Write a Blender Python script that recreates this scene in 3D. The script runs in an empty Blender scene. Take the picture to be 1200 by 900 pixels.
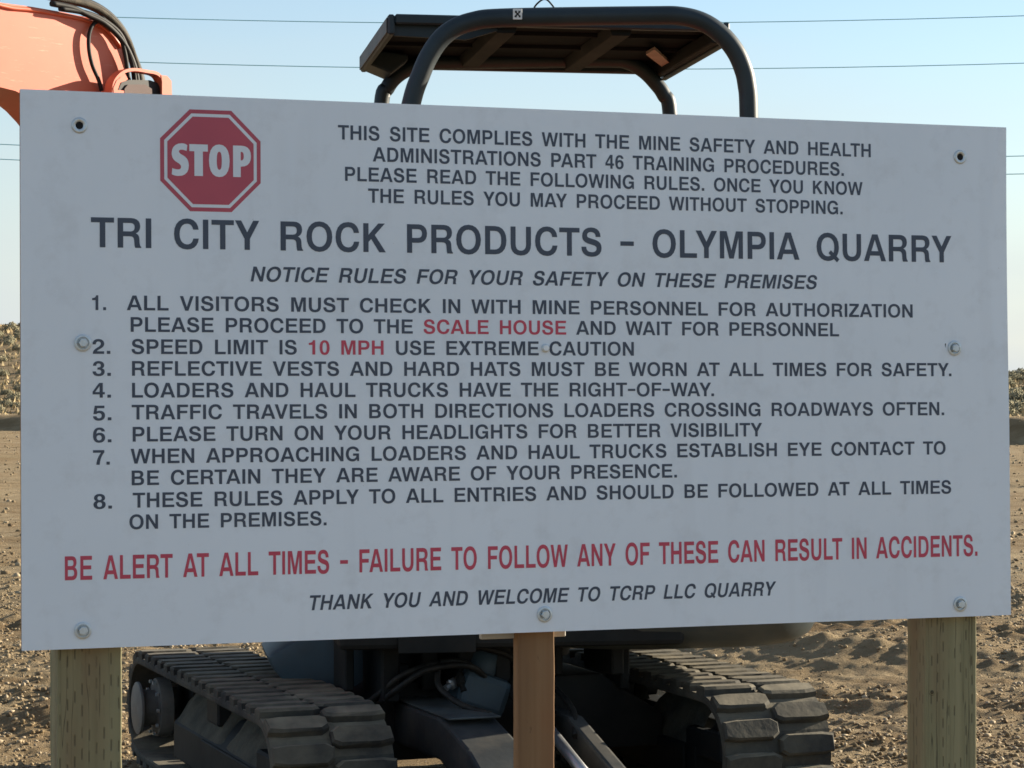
import bpy, bmesh, math, random
import numpy as np
from mathutils import Vector, Matrix, noise as mnoise

random.seed(7)
rng = np.random.default_rng(7)
S = bpy.context.scene
COL = S.collection
R = math.radians

# ------------------------------------------------------------------ camera
CAM_Z = 1.65
FOCAL = 2800.0                      # focal length in pixels of a 1200 px wide picture
cam = bpy.data.cameras.new("camera")
cam.sensor_width = 36.0
cam.lens = 36.0 * FOCAL / 1200.0
cam.clip_start = 0.1
cam.clip_end = 9000.0
cam_o = bpy.data.objects.new("camera", cam)
COL.objects.link(cam_o)
cam_o.location = (0, 0, CAM_Z)
cam_o.rotation_euler = (R(90), 0, 0)
S.camera = cam_o
S.cycles.filter_width = 1.6

# ------------------------------------------------------------------ light
SUN_AZ = R(26.0)      # from +X towards +Y : low, from the right and behind the board
SUN_EL = R(17.0)
sun_dir = Vector((math.cos(SUN_AZ) * math.cos(SUN_EL), math.sin(SUN_AZ) * math.cos(SUN_EL), math.sin(SUN_EL)))
sl = bpy.data.lights.new("sun", "SUN")
sl.energy = 5.0
sl.angle = R(0.5)
sl.color = (1.0, 0.88, 0.70)
so = bpy.data.objects.new("sun", sl)
COL.objects.link(so)
so.rotation_euler = sun_dir.to_track_quat('Z', 'Y').to_euler()
so.location = (30, 20, 30)

world = bpy.data.worlds.new("World")
S.world = world
world.use_nodes = True
wt = world.node_tree
wt.nodes.clear()
w_out = wt.nodes.new("ShaderNodeOutputWorld")
w_bg = wt.nodes.new("ShaderNodeBackground")
sky = wt.nodes.new("ShaderNodeTexSky")
sky.sky_type = 'NISHITA'
sky.sun_disc = False
sky.sun_elevation = SUN_EL
sky.sun_rotation = math.pi / 2 - SUN_AZ
sky.air_density = 1.0
sky.dust_density = 0.25
sky.ozone_density = 2.0
w_bg.inputs["Strength"].default_value = 0.066
# thin high cloud veil, the same in every direction
tc = wt.nodes.new("ShaderNodeTexCoord")
mp = wt.nodes.new("ShaderNodeMapping"); mp.inputs["Scale"].default_value = (1.2, 1.2, 5.0)
nz = wt.nodes.new("ShaderNodeTexNoise"); nz.inputs["Scale"].default_value = 2.4; nz.inputs["Detail"].default_value = 5
cr = wt.nodes.new("ShaderNodeMapRange")
cr.inputs["From Min"].default_value = 0.42; cr.inputs["From Max"].default_value = 0.75
cr.inputs["To Min"].default_value = 0.12; cr.inputs["To Max"].default_value = 0.50
mx = wt.nodes.new("ShaderNodeMix"); mx.data_type = 'RGBA'
[q for q in mx.inputs if q.name == "B" and q.type == "RGBA"][0].default_value = (3.80, 4.12, 4.28, 1)
wt.links.new(tc.outputs["Generated"], mp.inputs["Vector"])
wt.links.new(mp.outputs["Vector"], nz.inputs["Vector"])
wt.links.new(nz.outputs["Fac"], cr.inputs["Value"])
# the veil thickens towards the horizon, equally all round
sx_ = wt.nodes.new("ShaderNodeSeparateXYZ"); wt.links.new(tc.outputs["Generated"], sx_.inputs[0])
hz = wt.nodes.new("ShaderNodeMapRange"); hz.interpolation_type = 'SMOOTHSTEP'
hz.inputs["From Min"].default_value = 0.16; hz.inputs["From Max"].default_value = -0.01
hz.inputs["To Min"].default_value = 0.0; hz.inputs["To Max"].default_value = 0.72
wt.links.new(sx_.outputs["Z"], hz.inputs["Value"])
mxx = wt.nodes.new("ShaderNodeMath"); mxx.operation = 'ADD'; mxx.use_clamp = True
wt.links.new(cr.outputs["Result"], mxx.inputs[0]); wt.links.new(hz.outputs["Result"], mxx.inputs[1])
wt.links.new(mxx.outputs[0], mx.inputs[0])
wt.links.new(sky.outputs["Color"], [q for q in mx.inputs if q.name == "A" and q.type == "RGBA"][0])
wt.links.new([q for q in mx.outputs if q.type == "RGBA"][0], w_bg.inputs["Color"])
wt.links.new(w_bg.outputs["Background"], w_out.inputs["Surface"])

S.view_settings.view_transform = 'Standard'
S.view_settings.look = 'None'
S.view_settings.gamma = 1.0
S.view_settings.exposure = 1.5

# ------------------------------------------------------------------ helpers
def tag(o, label=None, cat=None, group=None, kind=None):
    if label: o["label"] = label
    if cat: o["category"] = cat
    if group: o["group"] = group
    if kind: o["kind"] = kind
    return o

def empty(name, loc, rot=None):
    o = bpy.data.objects.new(name, None)
    o.empty_display_size = 0.2
    COL.objects.link(o)
    if rot is None:
        o.location = loc
    else:
        o.matrix_world = Matrix.Translation(Vector(loc)) @ rot.to_4x4()
    return o

def frame(ex, ey, ez):
    """rotation matrix from three world axes"""
    return Matrix((ex, ey, ez)).transposed()

class MB:
    """collects shapes; build() links them as one mesh object"""
    def __init__(self):
        self.bm = bmesh.new()
    def box(self, c, s, rot=None, bevel=0.0, seg=1):
        r = bmesh.ops.create_cube(self.bm, size=1.0)
        vs = r["verts"]
        bmesh.ops.scale(self.bm, vec=Vector(s), verts=vs)
        if bevel > 0:
            es = list({e for v in vs for e in v.link_edges})
            rr = bmesh.ops.bevel(self.bm, geom=es, offset=bevel, segments=seg, affect='EDGES', profile=0.5)
            vs = list({v for f in rr["faces"] for v in f.verts} | {v for v in vs if v.is_valid})
            extra = set()
            for v in vs:
                for f in v.link_faces: extra.update(f.verts)
            vs = list(set(vs) | extra)
        if rot is not None:
            bmesh.ops.rotate(self.bm, cent=(0, 0, 0), matrix=rot, verts=vs)
        bmesh.ops.translate(self.bm, vec=Vector(c), verts=vs)
        return self
    def boxm(self, lo, hi, bevel=0.0, seg=1):
        c = [(a + b) / 2 for a, b in zip(lo, hi)]
        return self.box(c, [b - a for a, b in zip(lo, hi)], None, bevel, seg)
    def prism(self, poly, origin, ex, ey, depth, bevel=0.0):
        """poly in the plane (ex, ey) from origin, extruded by the vector depth"""
        o = Vector(origin); ex = Vector(ex); ey = Vector(ey); d = Vector(depth)
        a = [self.bm.verts.new(o + ex * p[0] + ey * p[1]) for p in poly]
        b = [self.bm.verts.new(o + ex * p[0] + ey * p[1] + d) for p in poly]
        fs = [self.bm.faces.new(a), self.bm.faces.new(list(reversed(b)))]
        n = len(poly)
        for i in range(n):
            fs.append(self.bm.faces.new((a[i], b[i], b[(i + 1) % n], a[(i + 1) % n])))
        bmesh.ops.recalc_face_normals(self.bm, faces=fs)
        if bevel > 0:
            es = list({e for f in fs for e in f.edges})
            bmesh.ops.bevel(self.bm, geom=es, offset=bevel, segments=2, affect='EDGES', profile=0.6)
        return self
    def tube(self, pts, rad, seg=10, caps=True):
        pts = [Vector(p) for p in pts]
        n = len(pts)
        rads = rad if isinstance(rad, (list, tuple)) else [rad] * n
        prev = None; rings = []
        for i, p in enumerate(pts):
            t = (pts[min(i + 1, n - 1)] - pts[max(i - 1, 0)]).normalized()
            if prev is None:
                u = t.orthogonal().normalized()
            else:
                u = (prev - t * prev.dot(t)).normalized()
            prev = u
            w = t.cross(u)
            rings.append([self.bm.verts.new(p + (u * math.cos(2 * math.pi * k / seg) + w * math.sin(2 * math.pi * k / seg)) * rads[i]) for k in range(seg)])
        for i in range(n - 1):
            for k in range(seg):
                f = self.bm.faces.new((rings[i][k], rings[i][(k + 1) % seg], rings[i + 1][(k + 1) % seg], rings[i + 1][k]))
                f.smooth = True
        if caps:
            self.bm.faces.new(list(reversed(rings[0]))); self.bm.faces.new(rings[-1])
        return self
    def lathe(self, prof, origin, axis, seg=24, smooth=True):
        """prof = [(radius, height)...] revolved about axis"""
        o = Vector(origin); ax = Vector(axis).normalized()
        u = ax.orthogonal().normalized(); w = ax.cross(u)
        rings = []
        for r, h in prof:
            if r < 1e-6:
                rings.append([self.bm.verts.new(o + ax * h)])
            else:
                rings.append([self.bm.verts.new(o + ax * h + (u * math.cos(2 * math.pi * k / seg) + w * math.sin(2 * math.pi * k / seg)) * r) for k in range(seg)])
        fs = []
        for a, b in zip(rings, rings[1:]):
            for k in range(seg):
                k2 = (k + 1) % seg
                if len(a) == 1 and len(b) == 1: continue
                if len(a) == 1: fs.append(self.bm.faces.new((a[0], b[k], b[k2])))
                elif len(b) == 1: fs.append(self.bm.faces.new((a[k2], a[k], b[0])))
                else: fs.append(self.bm.faces.new((a[k2], a[k], b[k], b[k2])))
        for f in fs: f.smooth = smooth
        return self
    def mesh(self, name, m):
        me = bpy.data.meshes.new(name)
        bmesh.ops.recalc_face_normals(self.bm, faces=self.bm.faces)
        self.bm.to_mesh(me); self.bm.free()
        if m: me.materials.append(m)
        return me
    def build(self, name, m, parent=None, smooth_angle=None):
        me = self.mesh(name, m)
        o = bpy.data.objects.new(name, me)
        COL.objects.link(o)
        if parent is not None: o.parent = parent
        if smooth_angle:
            for p in me.polygons: p.use_smooth = True
            me.set_sharp_from_angle(angle=R(smooth_angle))
        return o

def link_mesh(name, me, parent=None, loc=(0, 0, 0), rot=None):
    o = bpy.data.objects.new(name, me)
    COL.objects.link(o)
    if parent is not None: o.parent = parent
    o.location = loc
    if rot is not None: o.rotation_euler = rot
    return o

def np_mesh(name, V, F, m=None):
    """V (n,3), F (k,3|4) arrays"""
    me = bpy.data.meshes.new(name)
    V = np.asarray(V, np.float32); F = np.asarray(F, np.int32)
    me.vertices.add(len(V)); me.vertices.foreach_set("co", V.ravel())
    k = F.shape[1]
    me.loops.add(F.size); me.loops.foreach_set("vertex_index", F.ravel())
    me.polygons.add(len(F))
    me.polygons.foreach_set("loop_start", np.arange(0, F.size, k, dtype=np.int32))
    me.update(calc_edges=True)
    if m: me.materials.append(m)
    return me

# ------------------------------------------------------------------ materials
def rgb(c): return (c[0], c[1], c[2], 1.0)

class NT:
    def __init__(self, name):
        self.m = bpy.data.materials.new(name); self.m.use_nodes = True
        self.t = self.m.node_tree
        self.b = self.t.nodes["Principled BSDF"]
        self.b.inputs["Specular IOR Level"].default_value = 0.35
        self.co = self.t.nodes.new("ShaderNodeTexCoord").outputs["Object"]
    def n(self, typ, **kw):
        nd = self.t.nodes.new(typ)
        for k, v in kw.items():
            if isinstance(k, str) and hasattr(nd, k): setattr(nd, k, v)
        return nd
    def link(self, a, b): self.t.links.new(a, b)
    def mapping(self, scale, loc=(0, 0, 0), rot=(0, 0, 0)):
        nd = self.n("ShaderNodeMapping"); nd.inputs["Scale"].default_value = scale
        nd.inputs["Location"].default_value = loc; nd.inputs["Rotation"].default_value = rot
        self.link(self.co, nd.inputs["Vector"]); return nd.outputs["Vector"]
    def noise(self, scale, detail=4, vec=None, rough=0.55):
        nd = self.n("ShaderNodeTexNoise"); nd.inputs["Scale"].default_value = scale
        nd.inputs["Detail"].default_value = detail; nd.inputs["Roughness"].default_value = rough
        self.link(vec if vec is not None else self.co, nd.inputs["Vector"]); return nd.outputs["Fac"]
    def ramp(self, fac, stops):
        nd = self.n("ShaderNodeValToRGB")
        e = nd.color_ramp.elements
        e[0].position, e[0].color = stops[0][0], rgb(stops[0][1])
        e[1].position, e[1].color = stops[-1][0], rgb(stops[-1][1])
        for p, c in stops[1:-1]:
            x = e.new(p); x.color = rgb(c)
        self.link(fac, nd.inputs["Fac"]); return nd.outputs["Color"]
    def rng(self, v, a, b, c=0.0, d=1.0):
        nd = self.n("ShaderNodeMapRange")
        for k, x in (("From Min", a), ("From Max", b), ("To Min", c), ("To Max", d)): nd.inputs[k].default_value = x
        self.link(v, nd.inputs["Value"]); return nd.outputs["Result"]
    def math(self, op, a, b=None):
        nd = self.n("ShaderNodeMath"); nd.operation = op
        for i, x in enumerate((a, b)):
            if x is None: continue
            if isinstance(x, (int, float)): nd.inputs[i].default_value = x
            else: self.link(x, nd.inputs[i])
        return nd.outputs[0]
    def mix(self, fac, a, b, mode='MIX'):
        nd = self.n("ShaderNodeMix"); nd.data_type = 'RGBA'; nd.blend_type = mode
        for key, x in (("Factor", fac), ("A", a), ("B", b)):
            sock = nd.inputs[key] if key == "Factor" else nd.inputs[key]
            if key != "Factor": sock = [s for s in nd.inputs if s.name == key and s.type == 'RGBA'][0]
            if isinstance(x, (int, float)): sock.default_value = x
            elif isinstance(x, tuple): sock.default_value = rgb(x)
            else: self.link(x, sock)
        return [s for s in nd.outputs if s.type == 'RGBA'][0]
    def bump(self, h, strength=0.5, dist=0.01):
        nd = self.n("ShaderNodeBump"); nd.inputs["Strength"].default_value = strength
        nd.inputs["Distance"].default_value = dist
        self.link(h, nd.inputs["Height"]); self.link(nd.outputs["Normal"], self.b.inputs["Normal"])
    def base(self, c):
        if isinstance(c, tuple): self.b.inputs["Base Color"].default_value = rgb(c)
        else: self.link(c, self.b.inputs["Base Color"])
    def set(self, **kw):
        for k, v in kw.items():
            self.b.inputs[k.replace("_", " ")].default_value = v
        return self

def simple(name, col, rough=0.6, metal=0.0, var=0.25, scale=8.0, bump=0.0, spec=0.35, dust=None, dust_amt=0.5, world_pos=False):
    t = NT(name)
    if world_pos: t.co = t.n("ShaderNodeNewGeometry").outputs["Position"]
    f = t.noise(scale, 5)
    c = t.ramp(f, [(0.3, tuple(x * (1 - var) for x in col)), (0.7, tuple(min(1, x * (1 + var)) for x in col))])
    if dust:
        g = t.noise(scale * 0.45, 7, rough=0.65)
        c = t.mix(t.rng(g, 0.42, 0.68, 0.0, dust_amt), c, dust)
    t.base(c)
    t.b.inputs["Roughness"].default_value = rough
    t.b.inputs["Metallic"].default_value = metal
    t.b.inputs["Specular IOR Level"].default_value = spec
    if bump: t.bump(t.noise(scale * 6, 5), bump, 0.004)
    return t.m

DUST = (0.30, 0.235, 0.16)
M_rubber = simple("dusty_rubber", (0.020, 0.021, 0.021), 0.9, var=0.3, scale=6, bump=0.5, dust=(0.115, 0.105, 0.078), dust_amt=0.8, world_pos=True)
M_frame = simple("dusty_dark_paint", (0.008, 0.010, 0.011), 0.65, spec=0.18, var=0.25, scale=5, bump=0.2, dust=(0.045, 0.041, 0.034), dust_amt=0.4)
M_canopy = simple("canopy_paint", (0.008, 0.018, 0.025), 0.5, var=0.2, scale=6, spec=0.4, dust=(0.035, 0.05, 0.055), dust_amt=0.3)
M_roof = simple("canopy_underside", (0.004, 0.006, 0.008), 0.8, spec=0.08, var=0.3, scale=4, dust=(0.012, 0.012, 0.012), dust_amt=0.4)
M_steel = simple("bare_steel", (0.42, 0.43, 0.44), 0.35, metal=0.8, var=0.15, scale=20)
M_zinc = simple("zinc_bolt", (0.55, 0.60, 0.62), 0.45, metal=0.7, var=0.12, scale=60)
M_blue = simple("blue_grey_paint", (0.042, 0.070, 0.090), 0.55, var=0.2, scale=4, dust=(0.06, 0.055, 0.05), dust_amt=0.4)
M_black = simple("black_plastic", (0.012, 0.012, 0.013), 0.5, var=0.2)
M_hose = simple("hose_rubber", (0.009, 0.009, 0.009), 0.6, var=0.3, scale=30, spec=0.25, dust=(0.05, 0.045, 0.035), dust_amt=0.5)
M_sleeve = simple("hose_sleeve", (0.055, 0.045, 0.03), 0.8, var=0.5, scale=40, bump=0.5)
M_hole_dark = simple("dark_hole_disc", (0.006, 0.006, 0.007), 0.8, var=0.1)
M_sticker = simple("white_sticker", (0.62, 0.63, 0.62), 0.5, var=0.05)
M_yellow = simple("yellow_sticker", (0.55, 0.38, 0.03), 0.6, var=0.2)
M_bright = simple("bright_zinc", (0.72, 0.76, 0.78), 0.5, metal=0.2, var=0.08, scale=60)
M_knot = simple("post_knot", (0.07, 0.058, 0.032), 0.85, var=0.4, scale=150)
M_tag = simple("tan_label", (0.34, 0.25, 0.20), 0.6, var=0.15)
M_lens = simple("lamp_lens", (0.14, 0.10, 0.09), 0.25, var=0.1, spec=0.6)
M_wire = simple("power_line_wire", (0.22, 0.50, 0.56), 0.6, var=0.05)
M_ply = simple("plywood_edge", (0.20, 0.11, 0.065), 0.8, var=0.35, scale=60)
M_batten = simple("pale_batten", (0.42, 0.41, 0.37), 0.7, var=0.1)
M_seat = simple("seat_vinyl", (0.02, 0.02, 0.022), 0.5)

def up_dust(m, col, amt):
    """dust that has settled on the upward faces of the mesh"""
    t = m.node_tree; b = t.nodes["Principled BSDF"]
    gn = t.nodes.new("ShaderNodeNewGeometry"); sp = t.nodes.new("ShaderNodeSeparateXYZ"); t.links.new(gn.outputs["True Normal"], sp.inputs[0])
    mr = t.nodes.new("ShaderNodeMapRange"); mr.inputs["From Min"].default_value = 0.35; mr.inputs["From Max"].default_value = 0.9; mr.inputs["To Max"].default_value = amt
    t.links.new(sp.outputs["Z"], mr.inputs["Value"])
    nz_ = t.nodes.new("ShaderNodeTexNoise"); nz_.inputs["Scale"].default_value = 9; nz_.inputs["Detail"].default_value = 5; t.links.new(gn.outputs["Position"], nz_.inputs["Vector"])
    m2 = t.nodes.new("ShaderNodeMapRange"); m2.inputs["From Min"].default_value = 0.25; m2.inputs["From Max"].default_value = 0.75; t.links.new(nz_.outputs["Fac"], m2.inputs["Value"])
    ml = t.nodes.new("ShaderNodeMath"); ml.operation = 'MULTIPLY'; t.links.new(mr.outputs[0], ml.inputs[0]); t.links.new(m2.outputs[0], ml.inputs[1])
    mx_ = t.nodes.new("ShaderNodeMix"); mx_.data_type = 'RGBA'
    src = b.inputs["Base Color"].links[0].from_socket
    A = [q for q in mx_.inputs if q.name == "A" and q.type == 'RGBA'][0]; B = [q for q in mx_.inputs if q.name == "B" and q.type == 'RGBA'][0]
    t.links.new(ml.outputs[0], mx_.inputs[0]); t.links.new(src, A); B.default_value = rgb(col)
    t.links.new([q for q in mx_.outputs if q.type == 'RGBA'][0], b.inputs["Base Color"])
up_dust(M_rubber, (0.34, 0.29, 0.20), 0.55)

def orange_mat():
    t = NT("orange_paint")
    f = t.noise(3.0, 5)
    c = t.ramp(f, [(0.3, (0.60, 0.118, 0.056)), (0.7, (0.66, 0.150, 0.078))])
    sc = t.noise(1.0, 6, vec=t.mapping((9, 9, 70), rot=(0.5, 0.4, 0.6)), rough=0.7)
    c = t.mix(t.rng(sc, 0.60, 0.72, 0, 0.35), c, (0.75, 0.42, 0.27))
    t.base(c); t.set(Roughness=0.42); t.b.inputs["Specular IOR Level"].default_value = 0.5
    return t.m
M_orange = orange_mat()

def face_mat():
    t = NT("white_sign_face")
    f = t.noise(1.4, 5)
    g = t.noise(11.0, 5, rough=0.65)
    c = t.ramp(f, [(0.3, (0.67, 0.735, 0.80)), (0.7, (0.73, 0.795, 0.86))])
    c = t.mix(t.rng(g, 0.52, 0.80, 0, 0.32), c, (0.43, 0.45, 0.47))
    st = t.noise(1.0, 3, vec=t.mapping((16, 1, 1.2)), rough=0.5)
    c = t.mix(t.rng(st, 0.57, 0.80, 0, 0.12), c, (0.41, 0.42, 0.44))
    sp = t.noise(120.0, 2)
    c = t.mix(t.rng(sp, 0.76, 0.80, 0, 0.4), c, (0.30, 0.29, 0.27))
    t.base(c); t.set(Roughness=0.33)
    t.b.inputs["Specular IOR Level"].default_value = 0.5
    t.bump(t.noise(1.6, 3), 0.25, 0.02)
    return t.m
M_face = face_mat()
def print_mat(name, a, b):
    t = NT(name)
    t.base(t.ramp(t.noise(7.0, 4), [(0.3, a), (0.7, b)]))
    t.set(Roughness=0.4); t.b.inputs["Specular IOR Level"].default_value = 0.4
    return t.m
M_ink = print_mat("dark_slate_print", (0.042, 0.058, 0.090), (0.058, 0.075, 0.108))
M_red = print_mat("red_print", (0.46, 0.055, 0.095), (0.55, 0.070, 0.115))
M_oct = print_mat("stop_red_print", (0.40, 0.070, 0.105), (0.46, 0.080, 0.115))
M_wht = print_mat("white_print", (0.63, 0.69, 0.75), (0.70, 0.76, 0.81))

def treated_wood():
    """greenish pressure-treated post: long grain, rows of short incision slits, a knot"""
    t = NT("treated_post_wood")
    oi = t.n("ShaderNodeObjectInfo"); va = t.n("ShaderNodeVectorMath"); vc = t.n("ShaderNodeCombineXYZ")
    t.link(t.math('MULTIPLY', oi.outputs["Random"], 9.0), vc.inputs[0]); t.link(t.math('MULTIPLY', oi.outputs["Random"], 5.0), vc.inputs[2])
    t.link(t.co, va.inputs[0]); t.link(vc.outputs[0], va.inputs[1]); t.co = va.outputs[0]
    gr = t.noise(1.0, 6, vec=t.mapping((28, 28, 1.3)), rough=0.6)
    big = t.noise(1.0, 3, vec=t.mapping((9, 9, 0.7)))
    c = t.ramp(gr, [(0.25, (0.165, 0.150, 0.080)), (0.5, (0.235, 0.215, 0.120)), (0.8, (0.30, 0.270, 0.155))])
    c = t.mix(t.rng(big, 0.45, 0.62, 0, 0.75), c, (0.19, 0.135, 0.075))
    sep = t.n("ShaderNodeSeparateXYZ"); t.link(t.co, sep.inputs[0])
    u = t.math('ADD', t.math('ADD', sep.outputs["X"], sep.outputs["Y"]), t.math('MULTIPLY', t.noise(1.0, 2, vec=t.mapping((3, 3, 2))), 0.012))
    k = t.math('MULTIPLY', u, 62.0)
    col = t.math('FLOOR', k)
    fu = t.math('ABSOLUTE', t.math('SUBTRACT', t.math('FRACT', k), 0.5))
    wn = t.n("ShaderNodeTexWhiteNoise"); wn.noise_dimensions = '1D'; t.link(col, wn.inputs["W"])
    v = t.math('ADD', t.math('MULTIPLY', sep.outputs["Z"], 21.0), t.math('MULTIPLY', wn.outputs["Value"], 7.0))
    wn2 = t.n("ShaderNodeTexWhiteNoise"); wn2.noise_dimensions = '2D'
    cx = t.n("ShaderNodeCombineXYZ"); t.link(col, cx.inputs[0]); t.link(t.math('FLOOR', v), cx.inputs[1]); t.link(cx.outputs[0], wn2.inputs["Vector"])
    fv = t.math('ABSOLUTE', t.math('SUBTRACT', t.math('FRACT', v), 0.5))
    mu = t.rng(fu, 0.05, 0.13, 1, 0); mv = t.rng(fv, 0.20, 0.30, 1, 0)
    keep = t.rng(wn2.outputs["Value"], 0.25, 0.75, 0, 1)
    slit = t.math('MULTIPLY', t.math('MULTIPLY', mu, mv), keep)
    c = t.mix(t.math('MULTIPLY', slit, 0.6), c, (0.06, 0.048, 0.028))
    ck = t.n("ShaderNodeTexNoise"); ck.inputs["Scale"].default_value = 1.0; ck.inputs["Detail"].default_value = 2
    t.link(t.mapping((40, 40, 0.9), loc=(3, 1, 2)), ck.inputs["Vector"])
    crack = t.rng(t.math('ABSOLUTE', t.math('SUBTRACT', ck.outputs["Fac"], 0.5)), 0.0, 0.006, 0.7, 0)
    c = t.mix(crack, c, (0.03, 0.022, 0.014))
    t.base(c); t.set(Roughness=0.85)
    h = t.math('SUBTRACT', t.math('MULTIPLY', gr, 0.35), t.math('ADD', slit, crack))
    t.bump(h, 0.7, 0.003)
    return t.m
M_post = treated_wood()

def brown_wood():
    t = NT("brown_stained_wood")
    gr = t.noise(1.0, 6, vec=t.mapping((30, 30, 1.0)), rough=0.55)
    c = t.ramp(gr, [(0.3, (0.155, 0.085, 0.040)), (0.55, (0.205, 0.118, 0.056)), (0.8, (0.25, 0.15, 0.075))])
    s = t.noise(1.0, 3, vec=t.mapping((14, 14, 2.2), loc=(2, 5, 1)))
    c = t.mix(t.rng(s, 0.5, 0.7, 0, 0.6), c, (0.22, 0.10, 0.042))
    d = t.noise(90, 2, vec=t.mapping((1, 1, 0.4)))
    c = t.mix(t.rng(d, 0.70, 0.76, 0, 0.6), c, (0.09, 0.05, 0.025))
    t.base(c); t.set(Roughness=0.75); t.bump(gr, 0.35, 0.002)
    return t.m
M_brown = brown_wood()

def soil_mat():
    t = NT("dry_quarry_soil")
    a = t.noise(0.35, 5); b = t.noise(3.0, 6, rough=0.65); c3 = t.noise(38.0, 5, rough=0.7); d = t.noise(160.0, 3, rough=0.7)
    c = t.ramp(b, [(0.28, (0.190, 0.136, 0.074)), (0.5, (0.295, 0.222, 0.126)), (0.74, (0.38, 0.300, 0.185))])
    c = t.mix(t.rng(a, 0.40, 0.62, 0, 0.6), c, (0.185, 0.112, 0.048))
    c = t.mix(t.rng(c3, 0.50, 0.72, 0, 0.65), c, (0.28, 0.22, 0.135))
    c = t.mix(t.rng(c3, 0.46, 0.30, 0, 0.55), c, (0.105, 0.070, 0.040))
    c = t.mix(t.rng(d, 0.42, 0.66, 0, 0.35), c, (0.30, 0.245, 0.16))
    # long streaks of darker tone across the soil
    sm = t.noise(1.0, 4, vec=t.mapping((0.35, 2.2, 1.0), rot=(0, 0, 0.12)))
    c = t.mix(t.rng(sm, 0.52, 0.66, 0, 0.55), c, (0.13, 0.082, 0.038))
    t.base(c); t.set(Roughness=0.95); t.b.inputs["Specular IOR Level"].default_value = 0.12
    h = t.math('ADD', c3, t.math('MULTIPLY', d, 0.5))
    t.bump(h, 1.0, 0.03)
    return t.m
M_soil = soil_mat()

def stone_mat(name, cols):
    t = NT(name)
    oi = t.n("ShaderNodeNewGeometry")
    c = t.ramp(oi.outputs["Random Per Island"], cols)
    c = t.mix(t.rng(t.noise(60, 4), 0.4, 0.7, 0, 0.35), c, (0.14, 0.10, 0.07))
    t.base(c); t.set(Roughness=0.92); t.b.inputs["Specular IOR Level"].default_value = 0.15
    return t.m
M_gravel = stone_mat("crushed_gravel", [(0, (0.12, 0.085, 0.048)), (0.3, (0.21, 0.158, 0.090)), (0.65, (0.29, 0.225, 0.135)), (0.9, (0.42, 0.345, 0.235)), (1, (0.18, 0.15, 0.11))])
M_rock = simple("grey_basalt_rock", (0.085, 0.083, 0.08), 0.9, var=0.4, scale=9, bump=0.6, dust=DUST, dust_amt=0.35)
M_dark_gravel = stone_mat("dark_crushed_stone", [(0, (0.08, 0.075, 0.068)), (0.5, (0.13, 0.122, 0.108)), (1, (0.19, 0.172, 0.148))])
M_clod = simple("dirt_clod", (0.20, 0.15, 0.095), 0.95, var=0.35, scale=9, bump=0.6, dust=DUST, dust_amt=0.5)
M_sage = stone_mat("sagebrush_leaf", [(0, (0.10, 0.095, 0.055)), (0.35, (0.19, 0.185, 0.12)), (0.7, (0.27, 0.26, 0.18)), (1, (0.38, 0.33, 0.21))])
M_twig = simple("sagebrush_twig", (0.09, 0.07, 0.05), 0.9)
M_grass = stone_mat("dry_grass_blade", [(0, (0.24, 0.18, 0.09)), (0.5, (0.36, 0.28, 0.15)), (1, (0.45, 0.37, 0.22))])
# ------------------------------------------------------------------ ground and hills
BANK = [(-60, 96), (-18, 84), (0, 76), (14, 66), (60, 60)]
def bank_y(x):
    return np.interp(x, [p[0] for p in BANK], [p[1] for p in BANK])
def fnoise(x, y, seed, n=5, base=1.0, rough=0.55):
    """cheap sum of rotated sine products: smooth pseudo noise in -1..1"""
    r = np.random.default_rng(seed); out = 0 * x; amp = 1.0; fr = base; tot = 0
    for _ in range(n):
        for _k in range(3):
            a = r.uniform(0, math.pi); p = r.uniform(0, 6.28, 2)
            u = x * math.cos(a) + y * math.sin(a); v = -x * math.sin(a) + y * math.cos(a)
            out = out + amp * np.sin(u * fr + p[0] + 1.3 * np.sin(v * fr * 0.7 + p[1])) * np.cos(v * fr * 0.8 + p[1])
            tot += amp * 0.6
        amp *= rough; fr *= 1.93
    return out / tot
def hill_z(x, y):
    yb = bank_y(x); d = y - yb
    step_h = np.interp(x, [-18, 14], [0.55, 0.72])
    top = np.interp(x, [-40, -18, 14, 40], [5.2, 4.75, 2.15, 1.9])
    run = np.interp(x, [-18, 14], [46.0, 52.0])
    edge = 0.45 * fnoise(x, y, 5, 4, 0.9)
    z = step_h * np.clip((d + edge) / 1.1, 0, 1) ** 0.8
    t = np.clip((d - 2.2) / run, 0, 1)
    return z + (top - step_h) * (t * t * (3 - 2 * t)) + np.where(d > 1, 0.10 * fnoise(x, y, 9, 4, 0.7), 0) * np.clip(d / 8, 0, 1)
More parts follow.
